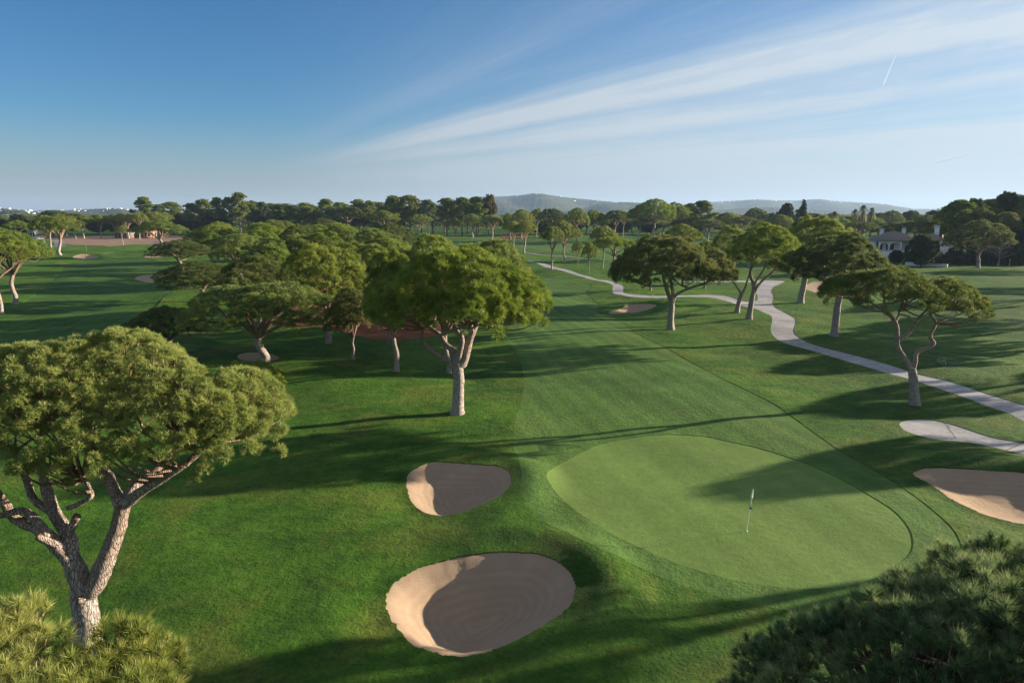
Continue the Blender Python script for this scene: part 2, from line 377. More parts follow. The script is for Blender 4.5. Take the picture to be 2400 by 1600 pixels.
PATH3 = poly([(1236, 591.5), (1300, 598), (1380, 604), (1455, 612), (1560, 617), (1560, 619), (1455, 614.5), (1380, 606), (1300, 600), (1236, 593.5)], 3)
PATH4 = poly([(96, 559.5), (128, 559), (150, 566), (160, 573), (142, 579), (112, 582), (98, 586), (100, 582), (120, 577), (128, 571), (118, 564)], 3)
GREEN = poly([(1282, 1118.6), (1301.5, 1095.6), (1347, 1069), (1405, 1042), (1481, 1025), (1558, 1017), (1650, 1021), (1699, 1031), (1774, 1047), (1849, 1070), (1932, 1103),
  (2014, 1145), (2089, 1190), (2126, 1228), (2140, 1261), (2135, 1294), (2097, 1325), (2035, 1358), (1973, 1373), (1890, 1377), (1807, 1371), (1724, 1358), (1641, 1335.5),
  (1577, 1314), (1462, 1264), (1366.5, 1207), (1317, 1168), (1290, 1141.6)], 5)
FAIR = poly([(1241, 642), (1302, 652), (1353, 658), (1376, 663), (1385, 670), (1379, 678), (1376, 685), (1389, 702), (1406, 713), (1400, 720), (1398, 728), (1409, 740), (1440, 749),
  (1465, 759), (1486, 777), (1519, 795), (1570, 819), (1621, 849), (1698, 889), (1766, 921), (1820, 949), (1865, 981), (1915, 1018), (1973, 1058), (2056, 1103), (2130, 1149),
  (2193, 1199), (2238, 1244), (2259, 1298), (2252, 1345), (2212, 1390), (2130, 1425), (2000, 1442), (1900, 1438), (1824, 1425), (1724, 1406), (1600, 1371), (1519.5, 1344),
  (1443, 1319.5), (1386, 1296.5), (1328, 1264), (1271, 1222), (1229, 1180), (1219, 1153), (1223, 1122), (1213.5, 1080), (1205, 1046), (1206, 1000), (1212, 970),
  (1220.6, 943), (1229, 894), (1223, 860), (1209, 822.6), (1192, 802), (1185, 788), (1197, 762), (1203, 740), (1210, 700), (1216, 670), (1226, 650)], 4)
LFAIR = poly([(-120, 760), (40, 715), (120, 660), (150, 625), (170, 612), (240, 607), (300, 606), (360, 608), (400, 625), (420, 660), (380, 700), (340, 740), (200, 790), (0, 830), (-200, 840)], 4)
LGREEN = poly([(238, 597), (262, 591), (310, 587), (350, 588), (372, 590), (345, 594), (330, 600), (322, 605), (285, 606.5), (245, 604)], 4)
FARF = poly([(1120, 568), (1200, 560), (1290, 566), (1400, 575), (1500, 590), (1560, 605), (1480, 606), (1380, 598), (1290, 590), (1180, 586)], 4)
FARF2 = poly([(870, 572), (960, 566), (1040, 556), (1130, 552), (1180, 556), (1100, 566), (1010, 576), (920, 580)], 4)
RFAIR = poly([(2150, 650), (2300, 636), (2500, 632), (2700, 660), (2700, 800), (2500, 830), (2350, 800), (2250, 760), (2120, 720), (2100, 680)], 4)
STRAW = poly([(600, 715), (700, 655), (820, 645), (900, 690), (1000, 735), (1062, 768), (1045, 778), (990, 791), (930, 797), (850, 790), (740, 765), (640, 762)], 4)
STRAW2 = poly([(1130, 556), (1180, 549), (1240, 551), (1200, 559), (1140, 563)], 3)
SOIL = poly([(100, 560), (145, 555), (240, 552), (390, 553), (450, 560), (420, 572), (395, 577), (330, 573), (270, 577), (215, 575), (168, 574), (150, 566), (128, 560)], 4)
BUNK = [  # outline, depth, crest height, width of the sand's slope, look, label
 (poly_b([(905.5, 1413), (913, 1379), (942, 1352), (995, 1325), (1072, 1306), (1141, 1295), (1194, 1293), (1263, 1298), (1309, 1317.6), (1336, 1340.5), (1349, 1367), (1347, 1394),
   (1332, 1425), (1286, 1459), (1225, 1493.6), (1164, 1520), (1095, 1537.6), (1053, 1537.6), (1011, 1526), (965, 1509), (926.5, 1467), (911, 1440)], 6, 0.5), 1.5, 0.5, 1.8,
   'largest oval sand bunker with raked rings, nearest the camera below the putting green'),
 (poly_b([(953, 1141.6), (957, 1111), (980, 1094), (1014.5, 1081.5), (1064, 1084), (1118, 1088), (1171, 1092.6), (1194, 1107), (1198, 1130), (1183, 1153), (1148, 1176), (1099, 1195),
   (1049, 1208.5), (1014.5, 1206.6), (988, 1198), (965, 1176)], 6, 0.4), 0.95, 0.4, 1.4, 'smaller raked sand bunker left of the putting green, with its left side in sunlight'),
 (poly_b([(2138, 1109.6), (2164, 1097), (2213, 1096), (2305, 1101), (2400, 1108), (2520, 1125), (2570, 1180), (2520, 1240), (2400, 1229), (2354, 1219), (2305, 1205), (2259, 1184),
   (2222, 1165.5), (2189, 1141), (2155, 1122)], 6, 0.35), 0.9, 0.35, 1.6, 'pale sand bunker cut by the right edge, beside the end of the short path'),
 (poly_b([(1429.6, 728.5), (1431, 735), (1455, 734.5), (1481, 733), (1519, 726.5), (1538, 717.5), (1532, 712.7), (1493, 712), (1470, 714), (1460, 719.5), (1445, 726)], 6, 0.7), 0.9, 0.7, 1.6,
   'small sand bunker between the fairway edge and the cart path, left of the dark pine'),
 (poly_b([(1887, 675), (1902, 662), (1927.5, 659.6), (1953, 661), (1980, 666), (1978, 687), (1943, 686), (1907, 684)], 6, 0.3), 0.7, 0.3, 2.5, 'brown sand bunker in the shade of the pines right of the cart path junction'),
 (poly_b([(169.6, 603), (184, 597), (209, 594.5), (230, 600), (224.5, 605), (204, 607.3), (178.6, 606)], 6, 0.6), 0.9, 0.6, 2.5, 'far sand bunker left of the distant flag, half in shade'),
 (poly_b([(338, 602), (344, 596), (377.5, 593), (392, 598), (377, 602.7), (352, 604)], 6, 0.4), 0.8, 0.4, 2.5, 'far sand bunker right of the distant green, crossed by two thin shadows'),
 (poly_b([(316, 652), (329, 645.6), (357, 643), (383, 646), (400, 653), (383, 661), (352, 661.8), (326.5, 657)], 6, 0.5), 0.8, 0.5, 2.5, 'sunlit orange sand bunker on the left fairway beside the overhanging pine'),
 (poly_b([(556, 838), (562, 829), (590, 825), (625, 827), (652, 835), (648, 843), (615, 848), (575, 846)], 6, 0.3), 0.5, 0.3, 1.8, 'grey sand bunker behind the big left crown, under the forked pine'),
]
def seg_dist(px, py, pl):
    """signed distance, negative inside"""
    x0, y0 = pl[:, 0], pl[:, 1]; x1, y1 = np.roll(x0, -1), np.roll(y0, -1)
    best = np.full(len(px), 1e18); inside = np.zeros(len(px), bool)
    for a, b, c, d in zip(x0, y0, x1, y1):
        dx, dy = c - a, d - b; L = dx * dx + dy * dy + 1e-12
        t = np.clip(((px - a) * dx + (py - b) * dy) / L, 0, 1)
        best = np.minimum(best, (px - a - t * dx) ** 2 + (py - b - t * dy) ** 2)
        cr = (b > py) != (d > py)
        with np.errstate(divide='ignore', invalid='ignore'):
            xi = a + (py - b) * dx / (dy if abs(dy) > 1e-12 else 1e-12)
        inside ^= cr & (px < xi)
    s = np.sqrt(best); return np.where(inside, -s, s)
def inpoly(px, py, pl):
    inside = np.zeros(len(px), bool)
    m = (px >= pl[:, 0].min()) & (px <= pl[:, 0].max()) & (py >= pl[:, 1].min()) & (py <= pl[:, 1].max())
    if m.any(): inside[m] = seg_dist(px[m], py[m], pl) < 0
    return inside
def height(x, y):
    x = np.atleast_1d(np.asarray(x, float)); y = np.atleast_1d(np.asarray(y, float))
    z = undul(x, y)
    for pl, dep, crest, wd, _ in BUNK:
        c = pl.mean(0); m = (abs(x - c[0]) < np.ptp(pl[:, 0]) / 2 + 9) & (abs(y - c[1]) < np.ptp(pl[:, 1]) / 2 + 9)
        if not m.any(): continue
        s = seg_dist(x[m], y[m], pl)
        dx, dy = x[m] - c[0], y[m] - c[1]; n = np.sqrt(dx * dx + dy * dy + (0.16 * np.ptp(pl[:, 0])) ** 2)
        cosn = (dx * 0.93 + dy * 0.37) / n
        wdir = np.clip(0.18 + 0.82 * cosn, 0, 1)
        sc = np.clip(np.ptp(pl[:, 0]) / 8, 0.8, 1.6)
        out = crest * wdir * np.exp(-((s - 1.7 * sc) / (1.45 * sc)) ** 2)
        lip = 0.07 * np.exp(-(s / 0.7) ** 2)
        din = np.clip(-s, 0, 99)
        ww = wd * (1 + 0.28 * cosn)
        z[m] += out + lip * wdir - dep * (1 - np.exp(-(din / ww) ** 1.5))
        z[m] -= 0.22 * np.exp(-((s - 0.3) / 1.3) ** 2) * np.clip(0.2 - cosn, 0, 1)
    return z
def gz(x, y): return float(height(x, y)[0])

ZONES = [('bunker', b[0], -0.06) for b in BUNK] + [('putting_green', GREEN, -0.045), ('putting_green', LGREEN, -0.06)] + \
        [('cart_path', PATH, -0.03), ('cart_path', PATH2, -0.03), ('cart_path', PATH3, -0.03), ('cart_path', PATH4, -0.03)] + \
        [('fairway', FAIR, -0.022), ('fairway', LFAIR, -0.05), ('fairway', FARF, -0.04), ('fairway', FARF2, -0.04), ('fairway', RFAIR, -0.04),
         ('pine_straw', STRAW, -0.02), ('pine_straw', STRAW2, -0.02), ('dry_soil', SOIL, -0.02)]
def build_ground():
    rng = np.random.default_rng(3)
    pts, edges = [], []
    for nm, pl, off in ZONES:
        n0 = len(pts); n = len(pl)
        pts.extend(map(tuple, pl)); edges.extend((n0 + i, n0 + (i + 1) % n) for i in range(n))
    # polar grid that opens out with distance
    rr = [0.0]; r = 13.0
    grid = []
    while r < 9000:
        f = 0.0135 if r < 140 else (0.02 if r < 600 else 0.06)
        step = r * f
        fa = np.arange(-58, 58, math.degrees(f * 1.0))
        fb = np.arange(58, 302, 8.0)
        a = np.radians(90 - np.r_[fa, fb]) + rng.uniform(-0.3, 0.3, len(fa) + len(fb)) * f
        q = r + rng.uniform(-0.3, 0.3, len(a)) * step
        grid.append(np.c_[q * np.cos(a), q * np.sin(a)])
        r += step
    g = np.arange(-12, 12.1, 2.0); gx, gy = np.meshgrid(g, g); gg = np.c_[gx.ravel(), gy.ravel()]; gg = gg[np.hypot(gg[:, 0], gg[:, 1]) < 12.3]
    grid.append(gg + rng.uniform(-.2, .2, gg.shape))
    for pl, *_ in BUNK[:3]:
        a, b = pl.min(0) - 3.5, pl.max(0) + 3.5
        gx, gy = np.meshgrid(np.arange(a[0], b[0], 0.24), np.arange(a[1], b[1], 0.24))
        q = np.c_[gx.ravel(), gy.ravel()]; grid.append(q + rng.uniform(-.06, .06, q.shape))
    gp = np.concatenate(grid)
    keep = np.ones(len(gp), bool)
    for nm, pl, off in ZONES:       # keep grid points off the outlines
        a, b = pl.min(0) - 1, pl.max(0) + 1
        m = (gp[:, 0] > a[0]) & (gp[:, 0] < b[0]) & (gp[:, 1] > a[1]) & (gp[:, 1] < b[1])
        if m.any():
            s = abs(seg_dist(gp[m, 0], gp[m, 1], pl)); rad_ = np.hypot(gp[m, 0], gp[m, 1]); keep[np.where(m)[0][s < np.minimum(0.09, rad_ * 0.003)]] = False
    gp = gp[keep]
    V = [Vector(p) for p in pts] + [Vector(p) for p in gp.tolist()]
    vo, _, fo = delaunay_2d_cdt(V, edges, [], 0, 1e-5, False)[:3]
    XY = np.array([(v[0], v[1]) for v in vo]); T = np.array(fo, dtype=np.int64)
    a, b, c = XY[T[:, 0]], XY[T[:, 1]], XY[T[:, 2]]
    area = (b[:, 0] - a[:, 0]) * (c[:, 1] - a[:, 1]) - (b[:, 1] - a[:, 1]) * (c[:, 0] - a[:, 0])
    T = T[abs(area) > 1e-9]; area = area[abs(area) > 1e-9]
    T[area < 0] = T[area < 0][:, ::-1]
    cen = XY[T].mean(1); zone = np.full(len(T), -1)
    for i, (nm, pl, off) in reversed(list(enumerate(ZONES))):
        zone[inpoly(cen[:, 0], cen[:, 1], pl)] = i
    Z = height(XY[:, 0], XY[:, 1])
    offs = {-1: 0.0}; offs.update({i: zz[2] for i, zz in enumerate(ZONES)})
    # vertical steps between zones
    E = {}
    for k in range(3):
        u, v_ = T[:, k], T[:, (k + 1) % 3]
        for q, (i, j) in enumerate(zip(u.tolist(), v_.tolist())):
            E.setdefault((i, j) if i < j else (j, i), []).append(q)
    steps = {}
    zl = zone.tolist()
    for (i, j), fs in E.items():
        if len(fs) == 2 and zl[fs[0]] != zl[fs[1]]:
            za, zb = zl[fs[0]], zl[fs[1]]
            if abs(offs[za] - offs[zb]) < 1e-6: continue
            hi, lo = (za, zb) if offs[za] > offs[zb] else (zb, za)
            steps.setdefault(hi, []).append((i, j, offs[hi], offs[lo]))
    out = []
    for zi in sorted(set(zl)):
        F = T[zone == zi]; ids, inv = np.unique(F.ravel(), return_inverse=True); F = inv.reshape(-1, 3)
        VV = np.c_[XY[ids], Z[ids] + offs[zi]]
        quads = []
        st_ = steps.get(zi, [])
        if st_:
            sv = []
            for (i, j, h1, h0) in st_:
                k = len(VV) + len(sv)
                sv += [(XY[i, 0], XY[i, 1], Z[i] + h1), (XY[j, 0], XY[j, 1], Z[j] + h1), (XY[j, 0], XY[j, 1], Z[j] + h0), (XY[i, 0], XY[i, 1], Z[i] + h0)]
                quads.append((k, k + 1, k + 2, k + 3))
            VV = np.r_[VV, np.array(sv)]
        out.append((zi, VV, F, np.array(quads)))
    return out
path_mid = np.array([G0(*p) for p in [(1241, 612), (1340, 638), (1400, 657), (1446, 668), (1450, 686), (1510, 695), (1650, 693), (1715, 703), (1790, 725), (1836, 750), (1834, 780), (1870, 803), (1990, 838), (2130, 880), (2270, 918), (2400, 966), (2600, 1050)]])
def along(x, y, line):
    s0 = np.r_[0, np.cumsum(np.hypot(*np.diff(line, axis=0).T))]
    best = np.full(len(x), 1e18); res = np.zeros(len(x))
    for i in range(len(line) - 1):
        a, b = line[i], line[i + 1]; d = b - a; L = d @ d
        t = np.clip(((x - a[0]) * d[0] + (y - a[1]) * d[1]) / L, 0, 1)
        q = (x - a[0] - t * d[0]) ** 2 + (y - a[1] - t * d[1]) ** 2
        m = q < best; best[m] = q[m]; res[m] = s0[i] + t[m] * math.sqrt(L)
    return res
zmat = {'bunker': 'sand', 'putting_green': 'green', 'cart_path': 'concrete', 'fairway': 'fairway', 'pine_straw': 'straw', 'dry_soil': 'soil'}
for zi, VV, F, Q in build_ground():
    if zi == -1:
        o = link_mesh('ground', make_mesh('ground', VV, [F, Q], M['rough'], True)); tag(o, kind='structure')
        continue
    nm, pl, off = ZONES[zi]; at = {}
    if nm == 'bunker': at['inset'] = -seg_dist(VV[:, 0], VV[:, 1], pl)
    if nm == 'cart_path':
        ln = path_mid if zi == 11 else np.array([G0(2100, 1000), G0(2250, 1015), G0(2400, 1050), G0(2600, 1085)])
        at['along'] = along(VV[:, 0], VV[:, 1], spline(path_mid, 4) if zi != 12 else ln)
    o = link_mesh(nm, make_mesh(nm, VV, [F, Q], M['fairway_far' if pl is LFAIR or pl is LGREEN or pl is RFAIR else zmat[nm]], True, at))
    if nm == 'bunker': tag(o, BUNK[zi][4], 'bunker', 'sand bunkers on the golf course')
    else: tag(o, kind='structure')

# ------------------------------------------------------------------ hills
def skyline(pts, px):
    a = np.array(pts, float); return np.interp(px, a[:, 0], a[:, 1])
HILLS = [
 ('left', 2500, 900, [(-400, 503), (-150, 497), (0, 493), (50, 489), (90, 491), (130, 495), (180, 501), (260, 512)], -400, 260),
 ('left', 3600, 1000, [(-400, 505), (60, 502), (130, 493), (200, 492), (250, 489), (300, 488), (330, 491), (400, 497), (700, 498), (1100, 497)], -400, 1100),
 ('mid', 5400, 1600, [(950, 490), (1060, 472), (1130, 463), (1170, 460), (1250, 456), (1300, 459), (1350, 465), (1400, 472), (1430, 474), (1500, 480), (1600, 490), (1700, 501)], 950, 1700),
 ('mid', 4200, 900, [(1330, 495), (1380, 480), (1420, 475), (1450, 473), (1480, 474.5), (1520, 480), (1600, 488), (1680, 497), (1720, 503)], 1330, 1720),
 ('right', 4300, 500, [(1580, 500), (1660, 493), (1720, 487), (1800, 485), (1900, 492), (2000, 499)], 1580, 2000),
 ('right', 6800, 1500, [(1580, 486), (1640, 474), (1680, 471), (1750, 469), (1840, 469.5), (1890, 468), (1980, 474), (2050, 480), (2110, 489), (2170, 491), (2220, 484), (2280, 472), (2360, 461), (2450, 457), (2600, 463), (2800, 480)], 1580, 2800),
]
def hill_mat():
    m, nt = new_mat('hill_scrub')
    pos = nt.n('ShaderNodeNewGeometry').outputs['Position']
    c = nt.mix(nt.mapr(nt.noise(pos, 0.02, 6, 0.75), 0.38, 0.62), (0.030, 0.050, 0.024), (0.085, 0.10, 0.050))
    c = nt.mix(nt.mapr(nt.noise(pos, 0.006, 4, 0.6), 0.56, 0.66, 0, 0.7), c, (0.17, 0.16, 0.095))
    finish(nt, c, 0.95, nt.noise(pos, 0.03, 5, 0.75), 1.0, 14.0, 0.1)
    return m
M['hill'] = hill_mat()
hill_fn = []
for hi_, (nm, Dd, wd, pts, p0, p1) in enumerate(HILLS):
    rng = np.random.default_rng(40 + hi_)
    pxs = np.arange(p0, p1 + 1, 3.0); rows = np.r_[np.linspace(-1, 0, 26), np.linspace(0.04, 0.6, 8)]
    u = (pxs - 1200) / 1600 / CP
    sy = skyline(pts, pxs); 
    v = (800 - sy) / 1600
    slope = (-SP + v * CP) / (CP + v * SP)
    ztop = H_CAM + Dd * slope
    edge = np.clip(np.minimum(pxs - p0, p1 - pxs) / 60, 0, 1); ztop = np.where(edge < 1, ztop * edge ** 0.7 - 2 * (1 - edge), ztop)
    V = []
    for t in rows:
        prof = math.cos(t * math.pi / 2) ** 1.0 if t < 0 else math.cos(t * math.pi / 2)
        Yd = Dd + t * wd * (1.0 + 0.12 * np.sin(pxs * 0.02 + hi_))
        z = ztop * prof - 3
        rid = 0.10 * ztop * np.sin(pxs * 0.045 + 3 * t + hi_) * math.sin(max(0, -t) * math.pi)
        z = z + rid + rng.normal(0, 1.6, len(pxs)) * (0.4 + 0.6 * prof)
        V.append(np.c_[u * Yd, Yd, z])
    V = np.concatenate(V); n = len(pxs)
    i = np.arange(len(rows) - 1)[:, None] * n; j = np.arange(n - 1)[None, :]
    F = np.stack([i + j, i + j + 1, i + n + j + 1, i + n + j], -1).reshape(-1, 4)
    o = link_mesh('hill', make_mesh('hill', V, [F], M['hill'], True)); tag(o, kind='structure')
    hill_fn.append((pxs, rows, V.reshape(len(rows), n, 3)))

# ------------------------------------------------------------------ foliage and tree machinery
def tuft_templates(rng, k, nb, L, wdt, spread=(0.25, 1.45), base=0.15):
    """k variants of nb thin needle blades radiating from a shoot that points along +Z"""
    out = []
    for _ in range(k):
        th = rng.uniform(0, 2 * math.pi, nb); po = rng.uniform(*spread, nb)
        d = np.c_[np.sin(po) * np.cos(th), np.sin(po) * np.sin(th), np.cos(po)]
        q = rng.standard_normal((nb, 3)); s = np.cross(d, q); s /= np.linalg.norm(s, axis=1)[:, None]
        ln = L * rng.uniform(0.75, 1.15, nb)[:, None]; o = np.c_[np.zeros(nb), np.zeros(nb), rng.uniform(-0.5, 0.6, nb) * L * 0.6]
        a = o + d * L * base - s * wdt; b = o + d * L * base + s * wdt; c = o + d * ln
        out.append(np.stack([a, b, c], 1).reshape(-1, 3))
    return np.array(out)
def scatter(rng, tpl, pos, dirs, scale, tint):
    n = len(pos); d = dirs / (np.linalg.norm(dirs, axis=1)[:, None] + 1e-9)
    q = rng.standard_normal((n, 3)); u = np.cross(d, q); u /= np.linalg.norm(u, axis=1)[:, None] + 1e-9; v = np.cross(d, u)
    Rm = np.stack([u, v, d], 1)                       # rows are the axes
    t = tpl[rng.integers(0, len(tpl), n)]
    V = np.einsum('nki,nij->nkj', t, Rm) * scale[:, None, None] + pos[:, None, :]
    m = t.shape[1]
    tt = np.repeat(tint, m)
    return V.reshape(-1, 3), np.clip(tt, 0, 1)
def dome_clusters(rng, domes, spacing, drop=0.06, inner=0.35, droop=0.0):
    """cluster centres over a set of umbrella domes (cx,cy,cz,rx,ry,rz)"""
    C, N, S = [], [], []
    for di, (cx, cy, cz, rx, ry, rz) in enumerate(domes):
        area = math.pi * rx * ry * (1 + 0.9 * (rz / max(rx, ry)))
        n = max(5, int(area / spacing ** 2))
        i = np.arange(n) + 0.5; s = np.sqrt(i / n) ** 0.92; th = i * 2.399963 + rng.uniform(0, 6)
        th = th + rng.normal(0, 0.35 * spacing / (rx * s + 0.3)); s = np.clip(s + rng.normal(0, 0.035, n), 0, 1.04)
        k1, k2 = rng.uniform(0, 6, 2)
        wob = 1 + 0.09 * np.sin(3 * th + k1) + 0.06 * np.sin(5 * th + k2)
        x = rx * s * wob * np.cos(th); y = ry * s * wob * np.sin(th)
        z = rz * np.clip(1 - s ** 2.1, 0, 1) ** 0.72 - droop * s ** 4
        z += 0.10 * rz * np.sin(1.1 * x + k1) * np.cos(0.9 * y + k2) + rng.normal(0, 0.09 * spacing, n)
        nn = np.c_[x / rx ** 2, y / ry ** 2, (np.clip(z, 0.05, None)) / rz ** 2]; nn /= np.linalg.norm(nn, axis=1)[:, None]
        c = np.c_[x + cx, y + cy, z + cz]; keep = rng.random(n) > drop
        for dj, (ax_, ay_, az_, bx_, by_, bz_) in enumerate(domes):
            if dj == di: continue
            q = ((c[:, 0] - ax_) / bx_) ** 2 + ((c[:, 1] - ay_) / by_) ** 2 + ((c[:, 2] - az_) / bz_) ** 2
            keep &= ~((q < 0.72) & (c[:, 2] > az_ - 0.4))
        C.append(c[keep]); N.append(nn[keep]); S.append(rng.uniform(0.72, 1.15, keep.sum()))
        ni = int(n * inner)
        if ni:
            s = np.sqrt(rng.random(ni)) * 0.97; th = rng.uniform(0, 6.283, ni)
            x = rx * s * np.cos(th); y = ry * s * np.sin(th); z = rz * np.clip(1 - s ** 2.3, 0, 1) ** 0.62 * rng.uniform(0.25, 0.8, ni) - 0.25 * spacing
            C.append(np.c_[x + cx, y + cy, z + cz]); N.append(np.tile((0, 0, 1.0), (ni, 1))); S.append(rng.uniform(0.6, 0.9, ni))
    return np.concatenate(C), np.concatenate(N), np.concatenate(S)
def foliage(rng, C, N, S, crad, tpl, per, flat=0.75, up=0.5, outb=0.9, tsc=1.0, sd_=0.16):
    n = len(C); idx = np.repeat(np.arange(n), per); m = len(idx)
    d = rng.standard_normal((m, 3)) + N[idx] * outb; d /= np.linalg.norm(d, axis=1)[:, None]
    r = (crad * S[idx] * rng.uniform(0.55, 1.0, m) ** 0.6)[:, None]
    pos = C[idx] + d * r * np.array((1, 1, flat))
    dirs = d * 1.0 + np.array((0, 0, up)) + N[idx] * 0.25
    ct = rng.normal(0.5, sd_, n)
    tint = ct[idx] + rng.normal(0, 0.11, m)
    return scatter(rng, tpl, pos, dirs, rng.uniform(0.75, 1.2, m) * tsc, tint)
def foliage_mesh(name, V, tint, mat, extra=None, mat2=None):
    F = np.arange(len(V)).reshape(-1, 3); n0 = len(F)
    if extra is None: return make_mesh(name, V, [F], mat, False, {'tint': tint})
    EV = np.concatenate(extra.V); fs = [np.concatenate(extra.F[k]) + len(V) for k in (3, 4) if extra.F[k]]
    me = make_mesh(name, np.r_[V, EV], [F] + fs, mat, False, {'tint': np.r_[tint, np.zeros(len(EV))]})
    me.materials.append(mat2); mi = np.ones(len(me.polygons), np.int32); mi[:n0] = 0
    me.polygons.foreach_set('material_index', mi); return me
def limbs_to(rng, mb, fork, C, k=5, r0=0.2, sub=70, start_h=0.0, spread=0.55, tint=0.8):
    """main limbs from the fork, then side branches reaching the foliage clusters"""
    fork = np.array(fork, float); cen = C.mean(0); ang = np.arctan2(C[:, 1] - fork[1], C[:, 0] - fork[0])
    L = []
    for i in range(k):
        a0 = -math.pi + 2 * math.pi * (i + rng.uniform(0.2, 0.8)) / k
        da = abs((ang - a0 + math.pi) % (2 * math.pi) - math.pi)
        dist = np.hypot(C[:, 0] - fork[0], C[:, 1] - fork[1])
        cand = np.where(da < 2.2 / k)[0]
        if not len(cand): cand = np.arange(len(C))
        tgt = C[cand[np.argmin(abs(dist[cand] - dist[cand].max() * spread * rng.uniform(0.8, 1.2)))]] - (0, 0, 0.55)
        p1 = fork + (tgt - fork) * (0.38, 0.38, 0.42) + rng.normal(0, 0.16, 3)
        p2 = fork + (tgt - fork) * (0.72, 0.72, 0.70) + rng.normal(0, 0.18, 3)
        pts = spline([fork, p1, p2, tgt], 5); rad = np.linspace(r0, r0 * 0.32, len(pts))
        mb.tube(pts, rad, 7, 0.12, rng, tint); L.append(pts)
    allp = np.concatenate(L)
    ids = rng.permutation(len(C))[:sub]
    for i in ids:
        c = C[i]; d = np.linalg.norm(allp - c, axis=1) + np.clip(allp[:, 2] - c[2] + 0.3, 0, 9) * 3 + np.hypot(*(allp[:, :2] - fork[:2]).T) * 0.15
        a = allp[np.argmin(d)]; e = c - (0, 0, 0.1)
        mpt = a + (e - a) * 0.5 + np.array((0, 0, -0.12 * np.linalg.norm(e - a))) + rng.normal(0, 0.1, 3)
        mb.tube(spline([a, mpt, e], 3), np.linspace(0.045 + 0.012 * np.linalg.norm(e - a), 0.018, 7), 4, 0, None, 1.0)
def trunk_pts(rng, h, lean=(0, 0), wob=0.12, n=5):
    z = np.linspace(0, h, n); x = lean[0] * (z / h) ** 1.4 + np.r_[0, rng.normal(0, wob, n - 2), 0]; y = lean[1] * (z / h) ** 1.4 + np.r_[0, rng.normal(0, wob, n - 2), 0]
    return spline(np.c_[x, y, z], 4)
def trunk_tube(mb, pts, r0, r1, sides=10, wob=0.07, rng=None, t0=0.0, t1=0.5):
    n = len(pts); t = np.linspace(0, 1, n); rad = r0 + (r1 - r0) * t
    rad = rad * (1 + 0.35 * np.exp(-(pts[:, 2] - pts[0, 2]) / 0.35))
    mb.tube(pts, rad, sides, wob, rng, t0 + (t1 - t0) * t)

# ---- prototypes (built once, copied with their parts)
PROTO = {}
def proto_umbrella(key, seed, domes, h_fork, k=5, mat='needle', r0=0.34, spacing=1.08, per=34, lean=(0.4, 0.2), base_name='umbrella_pine'):
    rng = np.random.default_rng(seed)
    root = empty(base_name)
    mb = MB(); tp = trunk_pts(rng, h_fork, lean); trunk_tube(mb, tp, r0, r0 * 0.8, 9, 0.06, rng)
    C, N, S = dome_clusters(rng, domes, spacing)
    limbs_to(rng, mb, tp[-1] - (0, 0, 0.1), C, k, r0 * 0.62, 55)
    mb.obj('trunk', M['bark'], root, smooth=True)
    tpl = tuft_templates(rng, 8, 9, 0.34, 0.026)
    V, t = foliage(rng, C, N, S, spacing * 0.48, tpl, per)
    link_mesh('crown', foliage_mesh('crown', V, t, M[mat]), root)
    PROTO[key] = root; return root
proto_umbrella('U0', 11, [(0.3, 0, 8.2, 6.0, 5.8, 3.4)], 5.6)
proto_umbrella('U1', 12, [(-0.6, 0.2, 8.9, 4.6, 5.0, 2.7), (3.4, -0.6, 8.7, 2.8, 3.2, 1.9), (-3.8, 1.2, 8.4, 2.3, 2.6, 1.6)], 5.2, 6)
proto_umbrella('U2', 13, [(0, 0, 7.0, 5.9, 5.9, 4.7)], 5.0, 5)
proto_umbrella('U3', 14, [(0.5, 0.4, 8.4, 4.0, 4.3, 3.3), (-3.2, -0.8, 7.9, 3.0, 3.0, 2.3), (3.6, -1.0, 7.6, 2.5, 2.7, 2.1), (0.6, -3.6, 7.8, 2.8, 2.4, 2.0)], 4.8, 6)
proto_umbrella('U4', 15, [(0, 0, 8.0, 5.9, 5.7, 3.7)], 5.2, 6, 'needle_dark')
proto_umbrella('V0', 17, [(0.2, 0.3, 5.6, 4.2, 4.2, 5.4), (-3.6, -1.4, 5.0, 3.0, 3.0, 4.2), (3.7, -0.8, 4.8, 2.8, 3.0, 4.4), (0.8, -3.6, 4.8, 3.2, 2.6, 3.8)], 3.6, 6)
proto_umbrella('V1', 18, [(-1.6, 0.6, 5.4, 3.9, 4.0, 5.0), (2.9, 0.2, 5.3, 3.3, 3.4, 4.6), (-3.2, -2.6, 4.8, 2.7, 2.4, 3.6), (1.4, -3.4, 4.6, 3.0, 2.6, 3.5)], 3.4, 6)
proto_umbrella('V2', 19, [(0, 0, 5.6, 5.7, 5.2, 5.2), (2.0, -2.8, 4.8, 3.0, 2.8, 4.0)], 3.6, 6, 'needle_dark')
proto_umbrella('U5', 16, [(-0.8, 0.4, 8.0, 4.9, 4.6, 3.6), (3.8, 0.2, 7.6, 2.3, 2.8, 2.3)], 4.4, 5, 'needle_dark', lean=(-0.5, 0.1))
